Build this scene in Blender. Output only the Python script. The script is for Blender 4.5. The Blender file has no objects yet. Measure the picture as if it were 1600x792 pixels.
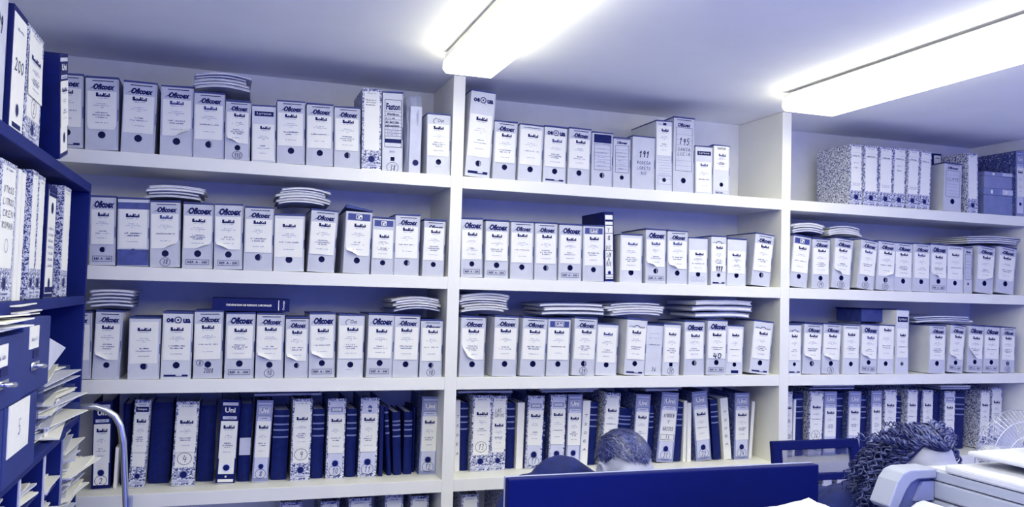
import bpy, math, random
from mathutils import Matrix, Vector, noise
R = random.Random(7)
SC = bpy.context.scene
COL = SC.collection
pi = math.pi

# ---------------------------------------------------------------- camera, sky, exposure
cam_data = bpy.data.cameras.new('camera')
cam = bpy.data.objects.new('camera', cam_data); COL.objects.link(cam)
cam_data.sensor_width = 36.0
cam_data.lens = 1307.84 / 1600 * 36
cam_data.clip_start = .05
cam.matrix_world = (Matrix.Translation((-.84285, -3.22118, 1.59935)) @ Matrix.Rotation(-.32444, 4, 'Z')
                    @ Matrix.Rotation(pi / 2 + .04413, 4, 'X') @ Matrix.Rotation(.02753, 4, 'Z'))
SC.camera = cam
world = bpy.data.worlds.new('room_light'); SC.world = world
world.use_nodes = True
bg = world.node_tree.nodes['Background']
bg.inputs['Color'].default_value = (.075, .14, 1, 1)
bg.inputs['Strength'].default_value = 1.15
vs = SC.view_settings
vs.view_transform = 'Standard'; vs.look = 'None'; vs.exposure = 0.70; vs.gamma = 1.0
try: vs.use_curve_mapping = False
except Exception: pass
LAMP_STRENGTH = 8.5
LAMP_COLOR = (1.0, .975, .68, 1)

# ---------------------------------------------------------------- materials
MATS = {}
def mat(name, col, rough=.6, metal=0.0, spec=.4, vary=.04, scale=30.0, bump=0.0):
    if name in MATS: return MATS[name]
    m = bpy.data.materials.new(name); m.use_nodes = True
    nt = m.node_tree; b = nt.nodes['Principled BSDF']
    b.inputs['Roughness'].default_value = rough; b.inputs['Metallic'].default_value = metal
    b.inputs['Specular IOR Level'].default_value = spec
    tc = nt.nodes.new('ShaderNodeTexCoord'); nz = nt.nodes.new('ShaderNodeTexNoise')
    nz.inputs['Scale'].default_value = scale; nz.inputs['Detail'].default_value = 4
    nt.links.new(tc.outputs['Object'], nz.inputs['Vector'])
    rp = nt.nodes.new('ShaderNodeValToRGB')
    rp.color_ramp.elements[0].position = .3; rp.color_ramp.elements[1].position = .7
    rp.color_ramp.elements[0].color = tuple(max(0, c * (1 - vary)) for c in col) + (1,)
    rp.color_ramp.elements[1].color = tuple(min(1, c * (1 + vary)) for c in col) + (1,)
    nt.links.new(nz.outputs['Fac'], rp.inputs['Fac']); nt.links.new(rp.outputs['Color'], b.inputs['Base Color'])
    if bump:
        bp = nt.nodes.new('ShaderNodeBump'); bp.inputs['Strength'].default_value = bump
        bp.inputs['Distance'].default_value = .01
        nt.links.new(nz.outputs['Fac'], bp.inputs['Height']); nt.links.new(bp.outputs['Normal'], b.inputs['Normal'])
    MATS[name] = m; return m
NAVY = (.003, .009, .11)
white_paint = mat('white_paint', (.83, .83, .80), .45, vary=.02, scale=6)
wall_paint = mat('wall_paint', (.78, .79, .84), .7, vary=.03, scale=14, bump=.15)
ceil_paint = mat('ceiling_paint', (.86, .87, .93), .8, vary=.02, scale=5)
floor_tile = mat('floor_tile', (.34, .37, .60), .35, vary=.1, scale=9)
card = mat('box_cardboard', (.56, .58, .67), .65, vary=.05, scale=20)
card_b = mat('box_cardboard_pale', (.64, .66, .73), .6, vary=.04, scale=20)
paper = mat('paper', (.85, .85, .81), .7, vary=.02, scale=25)
paper_b = mat('paper_aged', (.60, .62, .76), .7, vary=.06, scale=25)
paper_d = mat('blue_folder', (.20, .24, .46), .6, vary=.1, scale=25)
ink = mat('ink', NAVY, .6, spec=.2)
ink_grey = mat('ink_grey', (.22, .25, .48), .6, spec=.2)
ink_blue = mat('ink_midblue', (.04, .06, .26), .5)
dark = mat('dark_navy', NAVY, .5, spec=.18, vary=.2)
dark_b = mat('dark_leather', (.005, .013, .115), .5, spec=.2, vary=.25, scale=60)
band_gold = mat('ledger_band', (.20, .24, .46), .4, vary=.1)
lid_gap_shade = mat('lid_gap_shade', (.035, .055, .24), .6, vary=.1)  # navy stands for the dark shadow line along the box tops
tape = mat('blue_tape', (.055, .08, .30), .4, vary=.25, scale=30)
slate = mat('slate_spine', (.26, .29, .50), .55, vary=.06)
case_blue = mat('bookcase_laminate', (.006, .016, .155), .55, spec=.15, vary=.12, scale=8)
drawer_blue = mat('drawer_board', (.018, .034, .20), .5, spec=.2, vary=.1, scale=12)
chrome = mat('chrome', (.72, .74, .80), .28, metal=1.0, vary=.02)
copier_grey = mat('copier_plastic', (.30, .33, .46), .45, vary=.02, scale=6)
copier_light = mat('copier_plastic_light', (.52, .54, .64), .45, vary=.02, scale=6)
copier_dark = mat('copier_plastic_dark', (.13, .16, .36), .4, vary=.05)
black_plastic = mat('black_plastic', (.0012, .0055, .095), .55, spec=.12, vary=.05)
wire_mat = mat('wire_metal', (.60, .62, .72), .35, metal=.3, vary=.02)
skin_m = mat('skin', (.40, .42, .58), .5, vary=.05, scale=40, bump=.05)
hair_dark = mat('hair_dark', (.012, .02, .13), .45, spec=.5, vary=.3, scale=90)
hair_lit = mat('hair_strand', (.07, .09, .26), .35, spec=.7, vary=.5, scale=60)
cloth_dark = mat('dark_cloth', (.008, .016, .12), .75, spec=.25, vary=.3, scale=25, bump=.4)
cloth_seam = mat('dark_cloth_rib', (.035, .05, .20), .8, vary=.3, scale=40)
eye_m = mat('eye_white', (.75, .77, .85), .2)
desk_m = mat('desk_top', (.45, .48, .62), .45, vary=.05, scale=8)

def mottle(name, thr, light=(.78, .80, .88), darkc=(.03, .05, .22), scale=165.0):
    m = bpy.data.materials.new(name); m.use_nodes = True
    nt = m.node_tree; b = nt.nodes['Principled BSDF']; b.inputs['Roughness'].default_value = .55
    tc = nt.nodes.new('ShaderNodeTexCoord'); nz = nt.nodes.new('ShaderNodeTexNoise')
    nz.inputs['Scale'].default_value = scale; nz.inputs['Detail'].default_value = 2
    nz.inputs['Distortion'].default_value = 1.2
    nt.links.new(tc.outputs['Object'], nz.inputs['Vector'])
    rp = nt.nodes.new('ShaderNodeValToRGB')
    rp.color_ramp.elements[0].position = thr - .03; rp.color_ramp.elements[0].color = darkc + (1,)
    rp.color_ramp.elements[1].position = thr + .03; rp.color_ramp.elements[1].color = light + (1,)
    nt.links.new(nz.outputs['Fac'], rp.inputs['Fac']); nt.links.new(rp.outputs['Color'], b.inputs['Base Color'])
    return m
marble = mottle('marbled_paper', .50)
marble_d = mottle('marbled_paper_dark', .60, light=(.45, .48, .64))

def glassy(name, col, alpha, rough=.15):
    m = bpy.data.materials.new(name); m.use_nodes = True
    nt = m.node_tree; b = nt.nodes['Principled BSDF']
    b.inputs['Base Color'].default_value = col + (1,); b.inputs['Roughness'].default_value = rough
    b.inputs['Alpha'].default_value = alpha
    return m
clear_plastic = glassy('clear_plastic', (.10, .14, .34), .45)
bag_plastic = glassy('bag_plastic', (.50, .54, .72), .60, .25)

def mesh_fabric(name):
    m = bpy.data.materials.new(name); m.use_nodes = True
    nt = m.node_tree; b = nt.nodes['Principled BSDF']
    b.inputs['Base Color'].default_value = (.02, .03, .16, 1); b.inputs['Roughness'].default_value = .7
    tc = nt.nodes.new('ShaderNodeTexCoord'); ck = nt.nodes.new('ShaderNodeTexChecker')
    ck.inputs['Scale'].default_value = 260; ck.inputs['Color1'].default_value = (1, 1, 1, 1); ck.inputs['Color2'].default_value = (.12, .12, .12, 1)
    nt.links.new(tc.outputs['Object'], ck.inputs['Vector']); nt.links.new(ck.outputs['Color'], b.inputs['Alpha'])
    return m
mesh_net = mesh_fabric('chair_net')

def emitter(name, pattern=False):
    m = bpy.data.materials.new(name); m.use_nodes = True
    nt = m.node_tree; nt.nodes.clear()
    out = nt.nodes.new('ShaderNodeOutputMaterial'); e = nt.nodes.new('ShaderNodeEmission')
    e.inputs['Color'].default_value = LAMP_COLOR; e.inputs['Strength'].default_value = LAMP_STRENGTH
    nt.links.new(e.outputs[0], out.inputs['Surface'])
    if pattern:      # prismatic pattern moulded in the lens
        tc = nt.nodes.new('ShaderNodeTexCoord'); ck = nt.nodes.new('ShaderNodeTexChecker')
        ck.inputs['Scale'].default_value = 130
        ck.inputs['Color1'].default_value = (LAMP_STRENGTH,) * 3 + (1,); ck.inputs['Color2'].default_value = (.62,) * 3 + (1,)
        nt.links.new(tc.outputs['Object'], ck.inputs['Vector']); nt.links.new(ck.outputs['Color'], e.inputs['Strength'])
    MATS[name] = m; return m
lamp_glow = emitter('lamp_diffuser')
lamp_glow_p = emitter('lamp_diffuser_prism', True)

# ---------------------------------------------------------------- mesh builder
class MB:
    def __init__(s): s.v = []; s.f = []; s.mi = []; s.ms = []
    def m(s, mt):
        if mt not in s.ms: s.ms.append(mt)
        return s.ms.index(mt)
    def add(s, vs_, fs, mt):
        o = len(s.v); s.v += [tuple(p) for p in vs_]; k = s.m(mt)
        for f in fs: s.f.append(tuple(i + o for i in f)); s.mi.append(k)
    def box(s, x0, x1, y0, y1, z0, z1, mt):
        s.hexa([(x0, y0, z0), (x1, y0, z0), (x1, y1, z0), (x0, y1, z0), (x0, y0, z1), (x1, y0, z1), (x1, y1, z1), (x0, y1, z1)], mt)
    def hexa(s, p, mt):
        s.add(p, [(3, 2, 1, 0), (4, 5, 6, 7), (0, 1, 5, 4), (1, 2, 6, 5), (2, 3, 7, 6), (3, 0, 4, 7)], mt)
    def fr(s, x0, x1, z0, z1, y, mt):           # a flat patch facing -y
        s.add([(x0, y, z0), (x1, y, z0), (x1, y, z1), (x0, y, z1)], [(0, 1, 2, 3)], mt)
    def frame(s, x0, x1, z0, z1, y, t, mt):
        s.fr(x0, x1, z0, z0 + t, y, mt); s.fr(x0, x1, z1 - t, z1, y, mt)
        s.fr(x0, x0 + t, z0, z1, y, mt); s.fr(x1 - t, x1, z0, z1, y, mt)
    def disc(s, cx, cz, r, y, mt, n=14, sx=1):
        s.add([(cx + sx * r * math.cos(2 * pi * i / n), y, cz + r * math.sin(2 * pi * i / n)) for i in range(n)], [tuple(range(n))], mt)
    def ring(s, cx, cz, r, t, y, mt, n=18, sx=1.0, a0=0, a1=2 * pi):
        vs_ = []; fs = []
        for i in range(n + 1):
            a = a0 + (a1 - a0) * i / n
            for q in (r - t, r): vs_.append((cx + sx * q * math.cos(a), y, cz + q * math.sin(a)))
            if i < n: fs.append((2 * i, 2 * i + 1, 2 * i + 3, 2 * i + 2))
        s.add(vs_, fs, mt)
    def tube(s, pts, rad, mt, n=8, caps=True):
        pts = [Vector(p) for p in pts]; k = len(pts)
        if not hasattr(rad, '__len__'): rad = [rad] * k
        t0 = (pts[1] - pts[0]).normalized()
        nrm = t0.orthogonal().normalized(); vs_ = []
        for i, p in enumerate(pts):
            t = (pts[min(i + 1, k - 1)] - pts[max(i - 1, 0)])
            t = t.normalized() if t.length > 1e-9 else t0
            nrm = (nrm - t * nrm.dot(t)); nrm = nrm.normalized() if nrm.length > 1e-6 else t.orthogonal().normalized()
            bn = t.cross(nrm)
            for j in range(n):
                a = 2 * pi * j / n
                vs_.append(p + (nrm * math.cos(a) + bn * math.sin(a)) * rad[i])
        fs = []
        for i in range(k - 1):
            for j in range(n):
                fs.append((i * n + j, i * n + (j + 1) % n, (i + 1) * n + (j + 1) % n, (i + 1) * n + j))
        if caps: fs += [tuple(range(n))[::-1], tuple((k - 1) * n + j for j in range(n))]
        s.add(vs_, fs, mt)
    def ell(s, c, r, mt, M=None, nu=20, nv=14):
        vs_ = []; fs = []
        for i in range(nv + 1):
            th = pi * i / nv
            for j in range(nu):
                ph = 2 * pi * j / nu
                p = Vector((c[0] + r[0] * math.sin(th) * math.cos(ph), c[1] + r[1] * math.sin(th) * math.sin(ph), c[2] + r[2] * math.cos(th)))
                vs_.append(M @ p if M else p)
        for i in range(nv):
            for j in range(nu):
                fs.append((i * nu + j, (i + 1) * nu + j, (i + 1) * nu + (j + 1) % nu, i * nu + (j + 1) % nu))
        s.add(vs_, fs, mt)
    def caps(s, pts, rad, mt, M=None, n=14):      # tapered limb with round ends
        P = [Vector(p) for p in pts]
        if M: P = [M @ p for p in P]
        s.tube(P, rad, mt, n)
        for p, r in zip(P, rad): s.ell(p, (r, r, r), mt, None, 12, 8)
    def build(s, name, parent=None, smooth=False, bevel=0.0, loc=None):
        me = bpy.data.meshes.new(name); me.from_pydata(s.v, [], s.f)
        for mt in s.ms: me.materials.append(mt)
        me.polygons.foreach_set('material_index', s.mi)
        if smooth: me.polygons.foreach_set('use_smooth', [True] * len(s.f))
        me.update()
        o = bpy.data.objects.new(name, me); COL.objects.link(o)
        if parent: o.parent = parent
        if loc: o.location = loc
        if bevel:
            b = o.modifiers.new('bevel', 'BEVEL'); b.width = bevel; b.segments = 2; b.limit_method = 'ANGLE'
        return o

LABELS = {}
def tag(o, label, cat, group=None):
    n = len(label.split()); assert 4 <= n <= 16, (n, label)
    if label in LABELS: print('DUPLICATE LABEL', label)
    LABELS[label] = 1
    o['label'] = label; o['category'] = cat
    if group: o['group'] = group
    return o
def thing(name, label, cat, loc=(0, 0, 0), rot=(0, 0, 0), group=None):
    o = bpy.data.objects.new(name, None); COL.objects.link(o); o.empty_display_size = .05
    o.location = loc; o.rotation_euler = rot
    return tag(o, label, cat, group)
def struct(o): o['kind'] = 'structure'; return o
def stuff(o): o['kind'] = 'stuff'; return o

# ---------------------------------------------------------------- lettering
_tc = {}
def glyphs(text, bold=0.0, shear=0.0, space=1.0):
    k = (text, bold, shear, space)
    if k in _tc: return _tc[k]
    cu = bpy.data.curves.new('lettering', 'FONT'); cu.body = text; cu.size = 1; cu.offset = bold; cu.shear = shear
    cu.resolution_u = 2; cu.space_character = space; cu.fill_mode = 'FRONT'
    ob = bpy.data.objects.new('lettering', cu); COL.objects.link(ob)
    me = bpy.data.meshes.new_from_object(ob.evaluated_get(bpy.context.evaluated_depsgraph_get()))
    v = [(p.co.x, p.co.y) for p in me.vertices]; f = [tuple(p.vertices) for p in me.polygons]
    bpy.data.objects.remove(ob); bpy.data.curves.remove(cu); bpy.data.meshes.remove(me)
    xs = [p[0] for p in v]; ys = [p[1] for p in v]
    _tc[k] = (v, f, min(xs), max(xs), min(ys), max(ys)); return _tc[k]
def text(mb, t, cx, cz, width, height, y, mt, bold=0.0, shear=0.0, space=1.0, rot=False):
    v, f, a, b, c, d = glyphs(t, bold, shear, space)
    sx = width / (b - a); sz = height / (d - c)
    if rot: vs_ = [(cx - ((q - (c + d) / 2) * sz), y, cz + (p - (a + b) / 2) * sx) for p, q in v]
    else: vs_ = [(cx + (p - (a + b) / 2) * sx, y, cz + (q - (c + d) / 2) * sz) for p, q in v]
    mb.add(vs_, f, mt)
STROKES = {'0': [[(.5, 1), (.15, .8), (.1, .3), (.45, 0), (.8, .25), (.85, .75), (.5, 1)]], '1': [[(.2, .7), (.6, 1), (.5, 0)]],
 '2': [[(.1, .8), (.4, 1), (.75, .8), (.6, .45), (.1, 0), (.9, .05)]], '3': [[(.1, .95), (.6, 1), (.75, .75), (.35, .55), (.8, .35), (.6, .02), (.1, .08)]],
 '4': [[(.35, 1), (.1, .4), (.9, .42)], [(.72, .75), (.65, 0)]], '5': [[(.85, 1), (.3, .97), (.2, .55), (.7, .55), (.8, .2), (.4, 0), (.1, .1)]],
 '6': [[(.75, 1), (.25, .6), (.15, .2), (.5, 0), (.8, .25), (.5, .45), (.2, .3)]], '7': [[(.1, .95), (.85, 1), (.4, 0)], [(.3, .5), (.75, .55)]],
 '8': [[(.5, .52), (.2, .75), (.5, 1), (.8, .75), (.2, .25), (.5, 0), (.8, .25), (.5, .52)]], '9': [[(.8, .75), (.45, .5), (.2, .75), (.5, 1), (.8, .8), (.6, 0)]],
 'A': [[(0, 0), (.5, 1), (.9, 0)], [(.2, .4), (.75, .4)]], 'B': [[(.1, 0), (.1, 1), (.7, .8), (.2, .5), (.8, .25), (.1, 0)]], 'C': [[(.85, .9), (.3, 1), (.1, .4), (.4, 0), (.9, .1)]],
 'D': [[(.1, 0), (.1, 1), (.8, .7), (.8, .25), (.1, 0)]], 'E': [[(.85, 1), (.1, 1), (.1, 0), (.9, 0)], [(.1, .5), (.7, .5)]], 'G': [[(.85, .9), (.3, 1), (.1, .4), (.4, 0), (.85, .1), (.85, .45), (.5, .45)]],
 'H': [[(.1, 0), (.1, 1)], [(.85, 0), (.85, 1)], [(.1, .5), (.85, .5)]], 'I': [[(.5, 0), (.5, 1)]], 'L': [[(.15, 1), (.1, 0), (.85, .02)]], 'M': [[(0, 0), (.15, 1), (.5, .4), (.85, 1), (1, 0)]],
 'N': [[(.1, 0), (.1, 1), (.85, 0), (.85, 1)]], 'O': [[(.5, 1), (.1, .6), (.2, .1), (.6, 0), (.9, .5), (.5, 1)]], 'R': [[(.1, 0), (.1, 1), (.8, .8), (.15, .5), (.85, 0)]],
 'S': [[(.85, .9), (.35, 1), (.15, .75), (.8, .35), (.5, 0), (.1, .1)]], 'T': [[(0, 1), (1, .98)], [(.5, 1), (.5, 0)]], 'U': [[(.1, 1), (.15, .15), (.5, 0), (.8, .15), (.85, 1)]],
 'V': [[(0, 1), (.45, 0), (.95, 1)]], 'Y': [[(0, 1), (.45, .5), (.95, 1)], [(.45, .5), (.4, 0)]], '/': [[(.1, 0), (.9, 1)]], 'K': [[(.1, 0), (.1, 1)], [(.85, 1), (.12, .45), (.9, 0)]], 'P': [[(.1, 0), (.1, 1), (.8, .8), (.75, .5), (.12, .45)]]}
def hand(mb, t, cx, cz, width, height, y, mt, th=.0022):
    n = len(t); adv = width / (n + .25 * (n - 1)) if n else 0
    for i, ch in enumerate(t):
        ox = cx - width / 2 + i * adv * 1.25; jz = R.uniform(-.06, .06) * height
        for st in STROKES.get(ch, []):
            P = [Vector((ox + p * adv + q * height * .12, 0, cz - height / 2 + q * height + jz)) for p, q in st]
            for a, b in zip(P, P[1:]):
                d = (b - a); nn = Vector((-d.z, 0, d.x)); nn = nn.normalized() * th / 2; e = d.normalized() * th * .3
                q4 = [a - e + nn, a - e - nn, b + e - nn, b + e + nn]
                mb.add([(p.x, y, p.z) for p in q4], [(0, 1, 2, 3)], mt)
def lines(mb, cx, cz, width, hgt, y, mt, dens=.0031):
    x = cx - width / 2
    while x < cx + width / 2 - dens:
        if R.random() < .86:
            h = hgt * R.uniform(.55, 1); wv = dens * R.uniform(.35, .7)
            mb.fr(x, x + wv, cz - hgt / 2, cz - hgt / 2 + h, y, mt)
            if R.random() < .5: mb.fr(x, x + dens * .9, cz - hgt / 2, cz - hgt / 2 + hgt * .22, y, mt)
        x += dens
EMB = [(0, .17, .1, .98), (.17, .24, .1, .45), (.26, .36, .1, .62), (.38, .50, .1, .50), (.50, .60, .1, .95), (.60, .66, .3, .62), (.64, .72, .55, .92), (.66, .74, .1, .4), (.76, .86, .1, .52), (.89, .99, .1, .85), (0, 1, 0, .24)]
def emblem(mb, cx, cz, w, h, y, mt=None):
    mt = mt or ink
    for a, b, c, d in EMB: mb.fr(cx - w / 2 + a * w, cx - w / 2 + b * w, cz - h / 2 + c * h, cz - h / 2 + d * h, y, mt)
    lines(mb, cx, cz - h * .82, w * .85, h * .22, y, ink_grey, .0024)
def legend(mb, w, z0, z1, y, seed):        # emblem is separate: the small typed lines of a label
    H = z1 - z0; g = ink_grey
    def L(fr, wd, hh, m=g): lines(mb, 0, z0 + H * fr, w * wd, hh, y, m)
    L(.70, .36, .0030); L(.645, .56, .0030); L(.59, .14, .0026)
    k = seed % 4
    if k == 0: L(.42, .62, .0052, ink_blue); L(.345, .50, .0052, ink_blue); L(.16, .46, .003)
    elif k == 1: L(.43, .74, .0046, ink_blue); L(.20, .44, .003)
    elif k == 2: L(.44, .44, .0046, ink_blue); L(.37, .62, .0046, ink_blue); L(.305, .40, .0046, ink_blue); L(.15, .5, .003)
    else: L(.40, .34, .0050, ink_blue); L(.325, .60, .0042); L(.17, .42, .003)

# ---------------------------------------------------------------- the room
YB, XL, XR, ZC, YN = .35, -1.62, 3.03, 2.454, -3.7
def slab(name, x0, x1, y0, y1, z0, z1, mt):
    b = MB(); b.box(x0, x1, y0, y1, z0, z1, mt); return struct(b.build(name))
slab('floor', XL - .1, XR + .1, YN, YB + .1, -.08, 0, floor_tile)
slab('ceiling', XL - .1, XR + .1, YN, YB + .1, ZC, ZC + .08, ceil_paint)
slab('wall_back', XL - .1, XR + .1, YB, YB + .1, 0, ZC, wall_paint)
slab('wall_left', XL - .1, XL, YN, YB, 0, ZC, wall_paint)
slab('wall_right', XR, XR + .1, YN, YB, 0, ZC, wall_paint)
slab('trim_1', 2.24, XR, YB - .012, YB, ZC - .055, ZC, wall_paint)
slab('trim_2', XR - .012, XR, YN, YB - .012, ZC - .055, ZC, wall_paint)

# ---------------------------------------------------------------- white built-in shelving
ZS = {1: 2.05, 2: 1.6466, 3: 1.25, 4: .851, 5: .4515, 6: .06}
UP = [-1.5955, 0.0, 1.5585]; TW = .0485
shelving = thing('wall_shelving', 'tall white painted shelving unit covering the whole back wall', 'shelves', (0, 0, 0))
for x in UP:
    b = MB(); b.box(x - TW / 2, x + TW / 2, 0, YB - .001, .0, ZC - .001, white_paint); b.build('upright', shelving, bevel=.0015)
for r, z in ZS.items():
    for k in range(3):
        x0 = UP[k] + TW / 2; x1 = UP[k + 1] - TW / 2 if k < 2 else XR - .001
        b = MB(); b.box(x0, x1, .0006, YB - .001, z - TW, z, white_paint); b.build('shelf', shelving, bevel=.0015)

# ---------------------------------------------------------------- fluorescent lamps
def lamp(name, x0, x1, y0, y1, label):
    t = thing(name, label, 'lamp', ((x0 + x1) / 2, (y0 + y1) / 2, ZC), group='ceiling lamps')
    w = (x1 - x0) / 2; l = (y1 - y0) / 2
    b = MB(); b.box(-w * .55, w * .55, -l + .02, l - .02, -.012, 0, white_paint)
    b.box(-w * .95, w * .95, -l, l, -.034, -.012, white_paint); b.build('housing', t)
    b = MB(); c = .012
    prof = [(-w * .97, -.034), (-w, -.045), (-w, -.066), (-w + c, -.079), (w - c, -.079), (w, -.066), (w, -.045), (w * .97, -.034)]
    n = len(prof)
    for k in range(n - 1):
        (xa, za), (xb, zb) = prof[k], prof[k + 1]
        b.add([(xa, -l + .012, za), (xb, -l + .012, zb), (xb, l - .012, zb), (xa, l - .012, za)], [(0, 3, 2, 1)], lamp_glow)
    b.build('diffuser', t)
    b = MB(); b.box(-w * .22, w * .10, -l + .25, l - .22, -.0805, -.0792, lamp_glow_p); b.build('prism_strip', t)
    for s in (-1, 1):
        b = MB(); y = s * (l - .006)
        vs_ = [(p, y - .006, q) for p, q in prof] + [(p, y + .006, q) for p, q in prof]
        fs = [tuple(range(n)), tuple(range(2 * n - 1, n - 1, -1))] + [(i, i + n, (i + 1) % n + n, (i + 1) % n) for i in range(n)]
        b.add(vs_, fs, lamp_glow); b.build('end_cap', t)
    return t
lamp('ceiling_lamp', -.145, .048, -1.85, -.31, 'long fluorescent ceiling lamp nearer the left, ending above the first white upright')
lamp('ceiling_lamp', 1.302, 1.565, -1.85, -.31, 'long fluorescent ceiling lamp at the right, ending above the second white upright')

lamp('ceiling_lamp', -.145, .048, -3.62, -2.06, 'fluorescent ceiling lamp above the camera, behind the left visible lamp')
lamp('ceiling_lamp', 1.302, 1.565, -3.62, -2.06, 'fluorescent ceiling lamp out of frame, behind the right visible lamp')
lamp('ceiling_lamp', -1.46, -1.16, -3.66, -1.78, 'unseen ceiling lamp near the left wall, enlarged to brighten the left side')  # unseen; made longer and wider to brighten the left side
lamp('ceiling_lamp', -.86, -.66, -3.66, -2.10, 'added unseen ceiling lamp straight above the camera, brightening the left side')  # unseen lamp added between the rows as fill for the left side
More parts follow.
